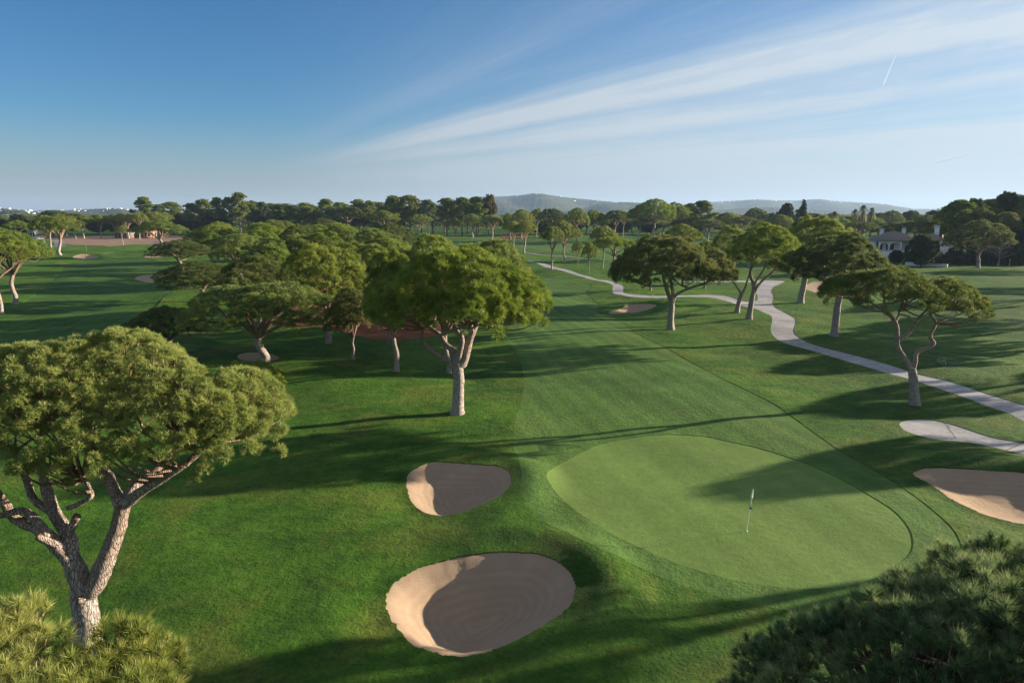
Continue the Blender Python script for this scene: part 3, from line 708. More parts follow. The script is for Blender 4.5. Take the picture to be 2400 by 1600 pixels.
def proto_blob(key, seed, name, blobs, trunk_h, r0, mat, tl=0.42, tw=0.045, spacing=1.0, per=26, branches=20, bark='bark_dark', inner=0.3):
    """crown made of ellipsoid puffs: blobs (x,y,z,rx,ry,rz)"""
    rng = np.random.default_rng(seed); root = empty(name)
    mb = MB(); tp = trunk_pts(rng, trunk_h, (0.2, 0.1), 0.08, 6); trunk_tube(mb, tp, r0, r0 * 0.35, 8, 0.05, rng, 0.1, 0.9)
    C, N, S = [], [], []
    for (x, y, z, rx, ry, rz) in blobs:
        n = max(4, int(4 * math.pi * ((rx * ry + rx * rz + ry * rz) / 3) / spacing ** 2))
        d = rng.standard_normal((n, 3)); d /= np.linalg.norm(d, axis=1)[:, None]; f = np.where(rng.random(n) < inner, rng.uniform(0.2, 0.8, n), rng.uniform(0.85, 1.08, n))
        C.append(np.array((x, y, z)) + d * f[:, None] * (rx, ry, rz)); N.append(d); S.append(rng.uniform(0.7, 1.2, n))
        k = np.argmin(abs(tp[:, 2] - (z - 0.35 * math.hypot(x, y))))
        if branches and math.hypot(x, y) > 0.4:
            a = tp[k]; e = np.array((x, y, z)); mb.tube(spline([a, (a + e) / 2 + (0, 0, -0.3), e], 4), np.linspace(r0 * 0.35, 0.05, 9), 5, 0, None, 0.9)
    C, N, S = map(np.concatenate, (C, N, S))
    mb.obj('trunk', M[bark], root, smooth=True)
    tpl = tuft_templates(rng, 8, 9, tl, tw)
    V, t = foliage(rng, C, N, S, spacing * 0.50, tpl, per, 0.85, 0.35)
    link_mesh('crown', foliage_mesh('crown', V, t, M[mat]), root)
    PROTO[key] = root; return root
def irregular(seed, h, R_, zlo, n, rz=(0.8, 1.4)):
    rng = np.random.default_rng(seed); out = []
    for i in range(n):
        t = (i + rng.uniform(0.1, 0.9)) / n; z = h * (zlo + (1 - zlo) * t); rmax = R_ * (1 - t ** 2.2) ** 0.5 * (0.55 + 0.45 * min(1, t * 3))
        a = i * 2.4 + rng.uniform(-0.5, 0.5); q = rmax * rng.uniform(0.35, 0.95); rr = rng.uniform(0.22, 0.42) * R_
        out.append((q * math.cos(a), q * math.sin(a), z - 0.5, rr, rr, rr * rng.uniform(*rz) * 0.7))
    out.append((0.15 * R_, 0, h - 1.0, 0.26 * R_, 0.26 * R_, 0.9))
    return out
def open_pine(seed, h, R_, zlo, n):
    """flat foliage plates at the ends of rising branches, with gaps between them"""
    rng = np.random.default_rng(seed); out = []
    for i in range(n):
        t = (i + rng.uniform(0, 1)) / n; z = h * (zlo + (1 - zlo) * t); a = i * 2.4 + rng.uniform(-0.6, 0.6)
        q = R_ * (0.35 + 0.65 * math.sin(math.pi * min(1, 0.25 + 0.72 * t))) * rng.uniform(0.35, 1.0) * (1 - 0.55 * t ** 3); rr = rng.uniform(0.20, 0.36) * R_
        out.append((q * math.cos(a), q * math.sin(a), z - 0.6, rr * 1.15, rr, rr * rng.uniform(0.38, 0.62)))
    out += [(0.1, 0, h - 0.9, 0.3 * R_, 0.28 * R_, 0.8), (0.5, 0.3, h - 2.2, 0.42 * R_, 0.4 * R_, 0.9)]
    return out
proto_blob('T0', 21, 'tall_pine', open_pine(21, 20, 4.6, 0.48, 19), 18.8, 0.28, 'needle', 0.36, 0.04, 0.85, 24)
proto_blob('T1', 22, 'tall_pine', open_pine(22, 20, 5.4, 0.58, 18), 18.6, 0.30, 'needle', 0.36, 0.04, 0.85, 24)
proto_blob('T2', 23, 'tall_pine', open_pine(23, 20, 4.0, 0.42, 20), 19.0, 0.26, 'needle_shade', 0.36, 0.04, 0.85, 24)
proto_blob('B0', 24, 'broadleaf_tree', [(0, 0, 5.6, 5.2, 5.0, 4.2), (2.6, 0.5, 4.2, 3.2, 3.2, 2.6), (-2.8, -0.4, 4.4, 3.2, 3.0, 2.7), (0.4, 0.2, 8.2, 3.0, 3.0, 2.0)], 6.0, 0.3, 'leaf', 0.4, 0.07)
proto_blob('B1', 25, 'broadleaf_tree', irregular(25, 12, 5.6, 0.28, 26, (0.9, 1.3)), 10.5, 0.35, 'leaf', 0.42, 0.07)
proto_blob('C0', 26, 'cypress_tree', [(0, 0, 1.5 + i * 1.15, 1.25 * (1 - (i / 10) ** 2.0) + 0.25, 1.25 * (1 - (i / 10) ** 2.0) + 0.25, 1.0) for i in range(10)], 11.5, 0.16, 'leaf', 0.35, 0.05, 0.6, 18, 0)
proto_blob('S0', 27, 'shrub', [(0, 0, 1.0, 1.7, 1.5, 1.2), (1.2, 0.2, 0.8, 1.0, 1.0, 0.8), (-1.1, -0.3, 0.8, 1.1, 1.0, 0.9)], 0.9, 0.08, 'leaf', 0.3, 0.05, 0.7, 22, 0)
proto_blob('W0', 28, 'brown_tree', irregular(28, 12, 5.0, 0.35, 13), 10.5, 0.28, 'leaf_brown', 0.42, 0.06)
def proto_palm():
    rng = np.random.default_rng(31); root = empty('palm_tree'); mb = MB()
    mb.tube(trunk_pts(rng, 8.6, (0.2, 0.1), 0.05), np.linspace(0.34, 0.26, 17), 9, 0.08, rng, 0.6); mb.obj('trunk', M['bark_dark'], root, smooth=True)
    V, T = [], []
    for i in range(46):
        a = i * 2.4; el = R(rng.uniform(-50, 80)); L = rng.uniform(2.3, 3.0); n = 16; t = np.linspace(0, 1, n)
        r = L * (t * math.cos(el) * (1 - 0.12 * t)); z = L * (t * math.sin(el) - 0.62 * t ** 2.2) + 8.7
        s = np.c_[r * math.cos(a) + 0.2, r * math.sin(a) + 0.1, z]; side = np.array((-math.sin(a), math.cos(a), 0.0)); tt = rng.uniform(0.2, 0.9)
        for k in range(1, n):
            for sg in (-1, 1):
                tip = s[k] + side * sg * 0.62 * math.sin(math.pi * (0.15 + 0.8 * t[k])) + (s[k] - s[k - 1]) * 1.4 + (0, 0, -0.10)
                V += [s[k - 1], s[k], tip]; T += [tt] * 3
    link_mesh('crown', foliage_mesh('crown', np.array(V), np.array(T), M['palm']), root); PROTO['P0'] = root
proto_palm()
def proto_bare():
    rng = np.random.default_rng(33); root = empty('bare_tree'); mb = MB(); tp = trunk_pts(rng, 6.5, (0.1, 0), 0.06); trunk_tube(mb, tp, 0.16, 0.05, 7, 0.05, rng, 0, 0.2)
    for i in range(26):
        k = rng.integers(6, len(tp)); a = i * 2.4; L = rng.uniform(1.2, 2.6); e = tp[k] + np.array((L * math.cos(a), L * math.sin(a), L * 0.9))
        b = spline([tp[k], (tp[k] + e) / 2 + (0, 0, -0.15), e], 4); mb.tube(b, np.linspace(0.06, 0.02, len(b)), 4, 0, None, 0.3)
        for _ in range(4):
            q = b[rng.integers(3, len(b))]; f = q + np.array((math.cos(a + rng.normal(0, 1)), math.sin(a + rng.normal(0, 1)), 0.8)) * rng.uniform(0.5, 1.1)
            mb.tube([q, (q + f) / 2, f], [0.025, 0.02, 0.012], 3, 0, None, 0.3)
    mb.obj('trunk', M['bark'], root, smooth=True); PROTO['D0'] = root
proto_bare()
PDIM = {'U0': (12.2, 11.9), 'U1': (12.2, 11.9), 'U2': (12.0, 12.0), 'U3': (12.0, 12.0), 'U4': (12.0, 12.0), 'U5': (12.0, 11.9), 'V0': (12.6, 11.2), 'V1': (12.0, 10.7), 'V2': (11.8, 11.0), 'T0': (9.0, 20.3), 'T1': (10.5, 20.3), 'T2': (8.0, 20.3),
        'B0': (11.5, 10.6), 'B1': (11.5, 12.2), 'C0': (3.2, 12.8), 'S0': (4.4, 2.4), 'W0': (10.5, 12.2), 'P0': (5.4, 10.6), 'D0': (4.6, 8.0)}
USED = set()
def place(key, x, y, w_, h_, rz, label, cat, group, sink=0.05):
    src = PROTO[key]
    if key in USED:
        r = src.copy(); col.objects.link(r)
        for ch in src.children:
            c = ch.copy(); col.objects.link(c); c.parent = r
    else: r = src; USED.add(key)
    W0, H0 = PDIM[key]
    r.location = (x, y, gz(x, y) - sink); r.rotation_euler = (0, 0, rz); r.scale = (w_ / W0, w_ / W0, h_ / H0)
    tag(r, label, cat, group); return r
ORD = ['first', 'second', 'third', 'fourth', 'fifth', 'sixth', 'seventh', 'eighth', 'ninth', 'tenth', 'eleventh', 'twelfth', 'thirteenth', 'fourteenth', 'fifteenth', 'sixteenth',
       'seventeenth', 'eighteenth', 'nineteenth', 'twentieth', 'twenty-first', 'twenty-second', 'twenty-third', 'twenty-fourth', 'twenty-fifth', 'twenty-sixth', 'twenty-seventh']
prng = random.Random(7)
def row(entries, what, where, cat, group, keys=('U0', 'U1', 'U2', 'U3')):
    """entries: (x0, x1, top, base_y or -height, [kind], [trunk_x], [own label])"""
    ent = sorted(entries, key=lambda e: (e[0] + e[1]) / 2)
    n = 0
    for i, e in enumerate(ent):
        x0, x1, top, by = e[:4]; kind = e[4] if len(e) > 4 and e[4] else keys[(i * 3 + int(x0)) % len(keys)]
        bx = e[5] if len(e) > 5 and e[5] else (x0 + x1) / 2
        own = e[6] if len(e) > 6 else None
        if by < 0:
            h_ = -by; sl = ray(1200, top); Y = (h_ - H_CAM) / (sl[2] / sl[1]); x = (bx - 1200) * mpp(Y, 9)
        else:
            x, Y = Gi(bx, by); sl = ray(1200, top); h_ = H_CAM + Y * sl[2] / sl[1] - gz(x, Y)
        w_ = (x1 - x0) * mpp(Y, h_ * 0.8)
        if kind[0] == 'T': w_ *= 1.3
        lab = own or f'{ORD[i]} {what} from the left {where}'
        place(kind, x, Y, w_, max(2.0, h_), prng.uniform(0, 6.28), lab, cat, group)

# ------------------------------------------------------------------ the forest behind
row([(321, 365, 462, 550, 'T0'), (362, 395, 478, 551, 'T2'), (383, 430, 473, 550, 'T1'), (434, 472, 477, 552, 'T0'), (464, 500, 466, 550, 'T1'), (497, 530, 463, 551, 'T0'),
     (523, 556, 461, 550, 'T2'), (546, 585, 452, 551, 'T0'), (580, 610, 470, 549, 'T1')],
    'tall open pine', 'in the clump on the left skyline', 'tall pine', 'tall pines on the left skyline')
row([(605, 634, 472, 550, 'T2'), (634, 700, 478, 552, 'T0'), (700, 738, 485, 552, 'T1'), (746, 787, 467, 553, 'T0', 0, 'lone spiky pine standing above the treeline left of the dark domed pine'),
     (775, 855, 484, 553, 'U4'), (822, 862, 468, 549, 'T0'), (850, 882, 470, 550, 'T1'), (880, 908, 473, 549, 'T2'), (902, 945, 458, 553, 'T1'), (935, 988, 457, 554, 'T1'), (985, 1025, 467, 552, 'T2'),
     (1025, 1070, 465, 554, 'T0'), (1062, 1105, 462, 553, 'T1'), (1095, 1140, 462, 554, 'T0'), (1124, 1166, 461, 553, 'W0', 0, 'brown-leaved tree at the right end of the tall central treeline')],
    'tall pine', 'in the central skyline row', 'tall pine', 'tall pines on the central skyline')
row([(560 + 27 * i, 606 + 27 * i, 474 + (i * 7) % 11, 549 - (i % 3), 'T1' if i % 3 == 0 else ('T2' if i % 3 == 1 else 'T0')) for i in range(21)],
    'pine', 'in the shaded trunks behind the central skyline row', 'pine', 'pines massed behind the central skyline')
row([(150, 205, 500, 559), (180, 235, 502, 558, None, 197), (212, 262, 503, 559), (240, 300, 503, 558), (270, 335, 500, 559), (305, 350, 500, 560), (330, 385, 500, 559, None, 366), (345, 410, 498, 556)],
    'umbrella pine', 'in the row beyond the brown soil', 'umbrella pine', 'umbrella pines beyond the brown soil', ('U0', 'U5', 'U1', 'U3'))
row([(100, 150, 492, 556, 'T2'), (130, 182, 500, 553, 'W0'), (88, 120, 506, 550, 'B1'), (20, 70, 505, 552, 'B1'), (-40, 20, 508, 552, 'B1'), (205, 260, 505, 549, 'B0'), (250, 310, 507, 549, 'B1'), (300, 360, 506, 550, 'B0'), (350, 420, 504, 549, 'B1'), (410, 470, 502, 549, 'B1'), (460, 540, 498, 548, 'B0')],
    'dark tree', 'in the far left background belt', 'tree', 'background trees at the far left')
row([(5, 79, 517, 570, 'U3', 46, 'low umbrella pine with bare pale limbs, far left, behind the nearer left-edge pines'),
     (75, 195, 504, 598, 'U3', 141, 'wide umbrella pine with leaning white trunk left of the far green'),
     (82, 160, 508, 583, 'U0', 120, 'umbrella pine with pinkish trunk just behind the leaning white trunk'),
     (92, 122, 545, 571, 'U4', 105, 'small dark pine beside the far left path'),
     (362, 492, 518, 589, 'U3', 380, 'umbrella pine with white trunk at the right end of the far green'),
     (272, 305, 530, 574, 'U0', 289, 'small umbrella pine with pale trunk on the edge of the brown soil')],
    'umbrella pine', 'around the far green', 'umbrella pine', 'umbrella pines around the far green')
row([(861, 936, 494, 560, 'U3'), (950, 1020, 503, 561, 'U1', 982), (1042, 1092, 516, 553, 'U0'), (1088, 1150, 503, 557, 'U2', 1107), (1124, 1192, 505, 560, 'U1', 1153), (1178, 1216, 518, 563, 'U2')],
    'umbrella pine', 'in front of the tall central treeline', 'umbrella pine', 'umbrella pines in front of the central treeline')
row([(1195, 1250, 492, 560, 'U2'), (1236, 1280, 490, 556, 'U3'), (1258, 1328, 490, 564, 'U4'), (1322, 1382, 489, 565, 'U2'), (1362, 1420, 493, 562, 'U3'), (1410, 1472, 494, 561, 'U4'), (1465, 1530, 480, 566, 'U3'), (1480, 1584, 469, 565, 'U2'), (1545, 1622, 476, 562, 'U3'),
     (1598, 1632, 476, 559, 'T1'), (1618, 1668, 471, 562, 'T0'), (1440, 1480, 497, 555, 'U4')],
    'rounded pine', 'in the row right of the central treeline', 'pine', 'rounded pines right of the central treeline')
row([(1165 + 36 * i, 1222 + 36 * i, 501 + (i * 5) % 7, 551 - (i % 3), ('V0', 'V2', 'B0', 'V1', 'B1')[i % 5]) for i in range(25)],
    'low tree', 'in the dark understorey behind the rounded pines', 'tree', 'dark understorey trees right of centre')
row([(1620, 1704, 515, 567, 'U4', 1658), (1666, 1755, 500, 556, 'V0'), (1734, 1800, 490, 552, 'V2'), (1790, 1862, 503, 560, 'V1'), (1700, 1790, 508, 562, 'U5'), (1560, 1640, 510, 562, 'U5'), (1860, 1930, 500, 553, 'U5'), (1900, 1985, 503, 556, 'V2'), (1840, 1925, 520, 566, 'V1'), (1930, 2010, 515, 568, 'V0'),
     (1965, 2065, 521, -11, 'U4'), (1976, 2066, 506, 560, 'U0'), (2050, 2120, 496, 556, 'V2'), (2100, 2150, 497, 553, 'B1'), (2056, 2216, 519, 600, 'U4'), (2116, 2196, 505, 570, 'U4'), (2150, 2215, 497, 560, 'B1'),
     (1770, 1830, 499, 550, 'B0'), (2190, 2240, 490, 575, 'U5')],
    'dark pine', 'in the belt leading to the white villa', 'pine', 'dark pines in the right background')
row([(1816, 1856, 481, 560, 'B1', 0, 'dark bushy tree beside the cypress on the right skyline'), (1866, 1888, 470, 560, 'C0', 0, 'dark narrow cypress on the right skyline')],
    'tree', '', 'tree', None)
row([(1850, 1878, 485, 560, 'P0'), (1894, 1924, 496, 560, 'P0'), (1938, 1964, 490, 560, 'P0'), (1986, 2012, 484, 562, 'P0'), (2002, 2034, 474, 562, 'P0'), (2024, 2052, 480, 562, 'P0')],
    'palm tree', 'on the right skyline', 'palm tree', 'palm trees on the right skyline')
row([(2196, 2270, 468, 612, 'T1'), (2232, 2310, 474, 608, 'B1'), (2180, 2240, 486, 604, 'T0'), (2270, 2352, 466, 606, 'T1'), (2300, 2370, 459, 606, 'B1'), (2335, 2412, 458, 604, 'T0'), (2360, 2470, 464, 607, 'T1'), (2250, 2330, 492, 612, 'V2'), (2330, 2420, 490, 612, 'V1'), (2440, 2560, 466, 607, 'B1'), (2310, 2380, 500, 614, 'U4'), (2360, 2440, 505, 616, 'B0'), (2430, 2530, 500, 616, 'B1'), (2255, 2300, 500, 606, 'T0')],
    'dark tall tree', 'in the shaded wood behind the right fairway', 'tree', 'dark wood at the right edge')
row([(2116, 2192, 548, 627, 'B0', 2158, 'dark round tree standing in front of the white villa'),
     (2218, 2362, 520, 628, 'V2', 2292, 'rounded pine with bright white trunk right of the villa'),
     (2086, 2120, 585, 618, 'B0', 2100, 'dark shrubby tree at the left foot of the villa'),
     (2320, 2378, 572, 623, 'D0', 2339, 'small leafless pale tree right of the white-trunked rounded pine')],
    'tree', '', 'tree', None)
row([(x, x + 40, (574 if x > 2210 else 592) + (i % 3) * 4, 620, 'S0') for i, x in enumerate(range(2120, 2480, 24))], 'dark shrub', 'in the hedge below the villa and the right-hand wood', 'shrub', 'shrubs below the villa')

# ------------------------------------------------------------------ middle distance pines
row([(1194, 1262, 518, 593, 'U3', 1229), (1160, 1212, 520, 588, 'U1', 1203)], 'umbrella pine', 'of the pair beside the far thin path', 'umbrella pine', 'umbrella pines along the thin path')
row([(1254, 1322, 532, 631, 'U1', 1293, 'umbrella pine with tall forked trunk beside the far cart path'), (1303, 1382, 520, 617, 'U3', 1322, 'umbrella pine with leaning pale trunk behind the tall forked one'),
     (1343, 1373, 566, 622, 'U2', 1354, 'thin young pine left of its slightly taller neighbour by the far path'), (1362, 1402, 570, 641, 'U2', 1381, 'thin young pine with pale stem nearest the far cart path'),
     (1380, 1446, 532, 629, 'U0', 1412, 'straight umbrella pine left of the wide pale green crown'), (1417, 1530, 556, 636, 'U1', 1435, 'pale green pine crown drooping low over its white trunk'),
     (1455, 1600, 512, -11.5, 'U3', 0, 'widest pale green pine crown in the centre, high and lobed'), (1555, 1644, 530, -11.0, 'U2', 0, 'rounded pale green crown behind the right end of the dark pine'),
     (1628, 1722, 566, 676, 'U3', 1650, 'olive umbrella pine behind the right side of the dark spreading pine'), (1462, 1560, 590, 680, 'U4', 1524, 'pine hidden behind the dark spreading pine, white trunk showing below')],
    'pine', '', 'umbrella pine', None)
row([(393, 540, 565, 634, 'V2', 428, 'dense dark pine with thick white trunk right of the sunlit orange bunker'), (366, 575, 616, 706, 'V2', 0, 'dark olive pine overhanging the left fairway beside the orange bunker'),
     (490, 706, 606, -9.5, 'V2', 0, 'brownish dense pine crown right of the overhanging dark olive pine'), (560, 730, 574, -10.5, 'V0'), (478, 640, 550, -10.5, 'V1'), (590, 760, 547, -11, 'V1'), (440, 570, 532, -11, 'V0'),
     (540, 700, 524, -12, 'V0'), (690, 850, 523, -12, 'V1'), (676, 850, 546, -11, 'V0'), (790, 960, 535, -11.5, 'V0'), (810, 990, 562, -11, 'V1'), (850, 980, 526, -12, 'V2'), (455, 560, 518, -12.5, 'U3'),
     (640, 760, 534, -11.5, 'V2'), (740, 840, 536, -11.2, 'V2'), (600, 700, 515, 562, 'V1'), (720, 800, 514, 563, 'V2')],
    'umbrella pine', 'in the dense mass left of the central lit pine', 'umbrella pine', 'umbrella pines massed left of centre')
row([(655, 880, 571, 804, 'V1', 770, 'dense pine with brown leaning trunks standing on the pink-brown bare soil'), (915, 1108, 551, -12, 'V0', 0, 'dark pine crown just above and left of the central lit crown'),
     (1058, 1240, 557, -12, 'V1', 0, 'dark pine crown just above and right of the central lit crown'), (795, 1010, 592, 871, 'V0', 930, 'dark pine with Y-shaped white trunk left of the central lit pine'),
     (925, 1140, 580, 874, 'V1', 1052, 'pine right behind the central lit pine, grey trunk beside its trunk'), (768, 890, 678, 842, 'V2', 828, 'small dark pine with thin black trunk left of the Y-shaped trunk'),
     (882, 938, 692, 812, 'V0', 910, 'slender pine with thin dark stem at the edge of the red pine straw'),
     (410, 768, 660, 851, 'V1', 622, 'yellow-green sunlit pine behind the big left crown with dead curved limbs'), (305, 500, 722, 832, 'V2', 400, 'dark low pine spreading left behind the big left crown'),
     (450, 630, 850, 1018, 'U0', 590, 'pine hidden behind the big left crown, part of its trunk showing')],
    'pine', '', 'umbrella pine', None)
row([(-70, 104, 540, 712, 'U3', 34, 'left-edge umbrella pine with forked pale trunk, its crown reaching furthest right'), (-110, 60, 552, 734, 'U1', 4, 'left-edge umbrella pine with thick pale trunk cut by the frame'),
     (-160, -20, 545, 720, 'U0', -60, 'umbrella pine mostly outside the left edge of the picture')], 'pine', '', 'umbrella pine', None)

# pines standing outside the right edge: they cast the long shadows seen on the lawns
for i, (x, y, h_, w_, k) in enumerate([(50, 37.2, 15.5, 7, 'U3'), (70, 54.6, 11.6, 8.5, 'U1'), (82, 83, 11.5, 12, 'U3'), (95, 91, 12, 13, 'U1'), (36, 15, 11.5, 10, 'U1'), (92, 96, 12, 14, 'U0'),
                                       (78, 69, 11, 10, 'U1'), (120, 128, 13, 14, 'U3'), (112, 110, 13, 13, 'U0'), (150, 150, 13, 14, 'U1'), (170, 190, 14, 15, 'U0'), (102, 78, 11, 11, 'U3')]):
    place(k, x, y, w_, h_, i * 1.3, 'pine outside the right edge of the picture, known by its long shadow on the lawn', 'umbrella pine', 'umbrella pines outside the right edge')

# ------------------------------------------------------------------ hero pines, limb by limb
def hero(label, base_px, trunk, limbs, domes, seed, r0, mat='needle', spacing=0.85, per=38, nb=10, tl=0.32, tw=0.020, sub=90, k=4, bark='bark', up=0.5, name='umbrella_pine', crad=0.52, drop=0.07, bxy=None, extra=None, inner=0.35, sd_=0.16):
    """trunk: [(px,py,dy)], limbs: [[(px,py,dy,r)...]], domes: [(px, base_y, half_w_px, top_y, dy, ry)]"""
    rng = np.random.default_rng(seed)
    bx, by = Gi(*base_px) if bxy is None else bxy
    bz = gz(bx, by) - 0.05; B = np.array((bx, by, bz))
    def L_(px, py, dy=0.0): return np.array(P(px, py, by + dy)) - B
    root = empty(name, tuple(B)); tag(root, label, 'umbrella pine')
    tp = [np.array((0, 0, 0.0))] + [L_(*q[:3]) for q in trunk]
    tp = spline(tp, 5)
    mb = MB(); trunk_tube(mb, tp, r0, r0 * 0.82, 18, 0.05, rng, 0.0, 0.30); mb.obj('trunk', M[bark], root, smooth=True)
    dm = []
    for (px, yb, hw, yt, dy, ry) in domes:
        c = L_(px, yb, dy); rx = hw * mpp(by + dy, c[2] + bz); top = L_(px, yt, dy)[2]; dm.append((c[0], c[1], c[2], rx, ry, top - c[2]))
    C, N, S = dome_clusters(rng, dm, spacing, drop, inner)
    if extra is not None:
        ec = np.array([np.array(P(px, py, Y)) - B for px, py, Y, s in extra]); C = np.r_[C, ec]; N = np.r_[N, np.tile((0.2, -0.2, 0.6), (len(ec), 1))]; S = np.r_[S, [e[3] for e in extra]]
    ends = []; allp = [tp[-3:]]
    for lb in limbs:
        q = np.array([np.r_[L_(a[0], a[1], a[2]), a[3]] for a in lb]); q = spline(q, 5)
        m2 = MB(); m2.tube(q[:, :3], q[:, 3], 10 if q[0, 3] > 0.12 else 6, 0.08, rng, np.linspace(0.25, 0.8, len(q))); m2.obj('limb', M[bark], root, smooth=True)
        allp.append(q[:, :3])
    allp = np.concatenate(allp); mb = MB()
    ids = rng.permutation(len(C))[:sub]; lo = allp[allp[:, 2] > tp[-1][2] - 0.3]
    for i in ids:
        c = C[i]; d = np.linalg.norm(lo - c, axis=1) + np.clip(lo[:, 2] - c[2] + 0.3, 0, 9) * 3
        a = lo[np.argmin(d)]; e = c - N[i] * 0.2; ln = np.linalg.norm(e - a)
        m_ = a + (e - a) * 0.5 + np.array((0, 0, -0.10 * ln)) + rng.normal(0, 0.06 * ln + 0.02, 3)
        mb.tube(spline([a, m_, e], 3), np.linspace(0.03 + 0.014 * ln, 0.014, 7), 5, 0, None, 0.95)
    if len(ids): mb.obj('branches', M[bark], root, smooth=True)
    tpl = tuft_templates(rng, 12, nb, tl, tw)
    V, t = foliage(rng, C, N, S, spacing * crad, tpl, per, 0.8, up, sd_=sd_)
    link_mesh('crown', foliage_mesh('crown', V, t, M[mat]), root)
    return root, C, N, S
# the central sunlit pine
hero('tall sunlit umbrella pine in the centre with thick white trunk and many twisted limbs', (1072, 968), [(1074, 925, 0), (1075, 880, 0), (1071, 850, 0)],
  [[(1068, 866, 0, .24), (1054, 851, -.1, .20), (1034, 837, -.3, .19), (1003, 814, -.5, .17), (990, 789, -.6, .14), (991, 770, -.5, .09)],
   [(1070, 856, 0, .30), (1066, 828, .2, .25), (1043, 805, .4, .21), (1031, 785, .5, .19), (1008, 768, .6, .15), (985, 748, .8, .10)],
   [(1072, 852, 0, .28), (1078, 822, -.2, .23), (1083, 794, -.3, .20), (1070, 774, -.2, .17), (1060, 750, 0, .12), (1052, 715, .3, .08)],
   [(1076, 856, 0, .36), (1087, 848, .1, .33), (1098, 808, .3, .28), (1110, 774, .5, .23), (1124, 751, .7, .18), (1155, 738, .9, .13), (1209, 720, 1.0, .08)],
   [(1108, 778, .4, .17), (1100, 750, .1, .14), (1096, 725, -.2, .11), (1110, 690, -.4, .07)],
   [(1030, 786, .4, .14), (1080, 765, -.7, .12), (1140, 748, -1.2, .10), (1190, 735, -1.5, .06)],
   [(1004, 770, .5, .12), (1020, 740, 1.0, .10), (1000, 715, 1.5, .07)],
   [(1120, 753, .7, .13), (1130, 715, 1.5, .10), (1125, 680, 2.2, .07)]],
  [(1078, 742, 185, 596, 0.2, 5.6), (1205, 738, 78, 650, 0, 3.2), (940, 742, 78, 655, .8, 3.4), (1100, 745, 60, 690, -4.2, 2.0)], 101, 0.46, 'needle', 0.85, 40, 10, 0.30, 0.019, 130,
  extra=[(1245, 745, 50, .9), (985, 745, 49, .9), (1010, 760, 48.5, .7)])
# the right-hand twisted pine
hero('open twisted pine on the right with grey forked trunk beside the cart path', (2144, 948), [(2142, 915, 0), (2140, 885, 0), (2137, 864, 0)],
  [[(2137, 868, 0, .26), (2119, 840, 0, .22), (2104, 815, .1, .20), (2102, 789, .1, .18), (2100, 760, .1, .15), (2084, 735, .2, .13), (2076, 722, .3, .10), (2072, 700, .4, .07)],
   [(2139, 866, 0, .20), (2145, 848, 0, .17), (2148, 827, 0, .16), (2168, 815, -.1, .15), (2188, 806, -.1, .15), (2180, 786, -.1, .13), (2193, 757, 0, .11), (2180, 733, 0, .10), (2205, 728, 0, .08), (2240, 722, .1, .05)],
   [(2106, 793, .1, .15), (2126, 783, -.2, .13), (2142, 765, -.4, .12), (2146, 753, -.5, .11), (2180, 718, -.6, .08)],
   [(2146, 754, -.5, .09), (2130, 742, -.7, .08), (2106, 733, -.8, .07), (2120, 713, -.7, .06), (2155, 696, -.5, .04)],
   [(2078, 731, .2, .10), (2045, 727, 0, .09), (2010, 712, -.2, .07), (1985, 698, -.3, .05)],
   [(2090, 745, .2, .10), (2050, 715, .8, .08), (2020, 700, 1.2, .06), (1975, 690, 1.4, .04)],
   [(2100, 755, .1, .10), (2110, 725, .5, .08), (2112, 700, .8, .06)]],
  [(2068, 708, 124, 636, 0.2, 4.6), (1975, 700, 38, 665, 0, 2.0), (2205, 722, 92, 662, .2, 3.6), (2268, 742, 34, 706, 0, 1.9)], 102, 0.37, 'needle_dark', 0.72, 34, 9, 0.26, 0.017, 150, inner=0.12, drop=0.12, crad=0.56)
# the dark spreading pine
hero('dark spreading pine with white trunk standing between the fairway and the cart path', (1572, 772), [(1572, 745, 0), (1574, 722, 0), (1574, 712, 0)],
  [[(1574, 716, 0, .26), (1566, 690, .2, .24), (1558, 665, .3, .2), (1552, 640, .3, .12)], [(1574, 712, 0, .24), (1577, 685, -.2, .22), (1572, 655, -.4, .16), (1575, 630, -.3, .1)],
   [(1576, 712, 0, .22), (1586, 690, 0, .2), (1618, 675, 0, .17), (1659, 661, 0, .14), (1688, 642, 0, .09)], [(1558, 670, .3, .13), (1519, 670, 0, .12), (1488, 660, 0, .10), (1462, 648, 0, .06)],
   [(1618, 676, 0, .13), (1600, 668, .5, .12), (1600, 650, .6, .09)]],
  [(1560, 652, 118, 563, 0, 7.5), (1672, 652, 50, 596, 0, 4.5), (1476, 660, 42, 606, 0, 4.0)], 103, 0.45, 'needle_dark', 1.0, 42, 9, 0.36, 0.024, 80, bark='bark')
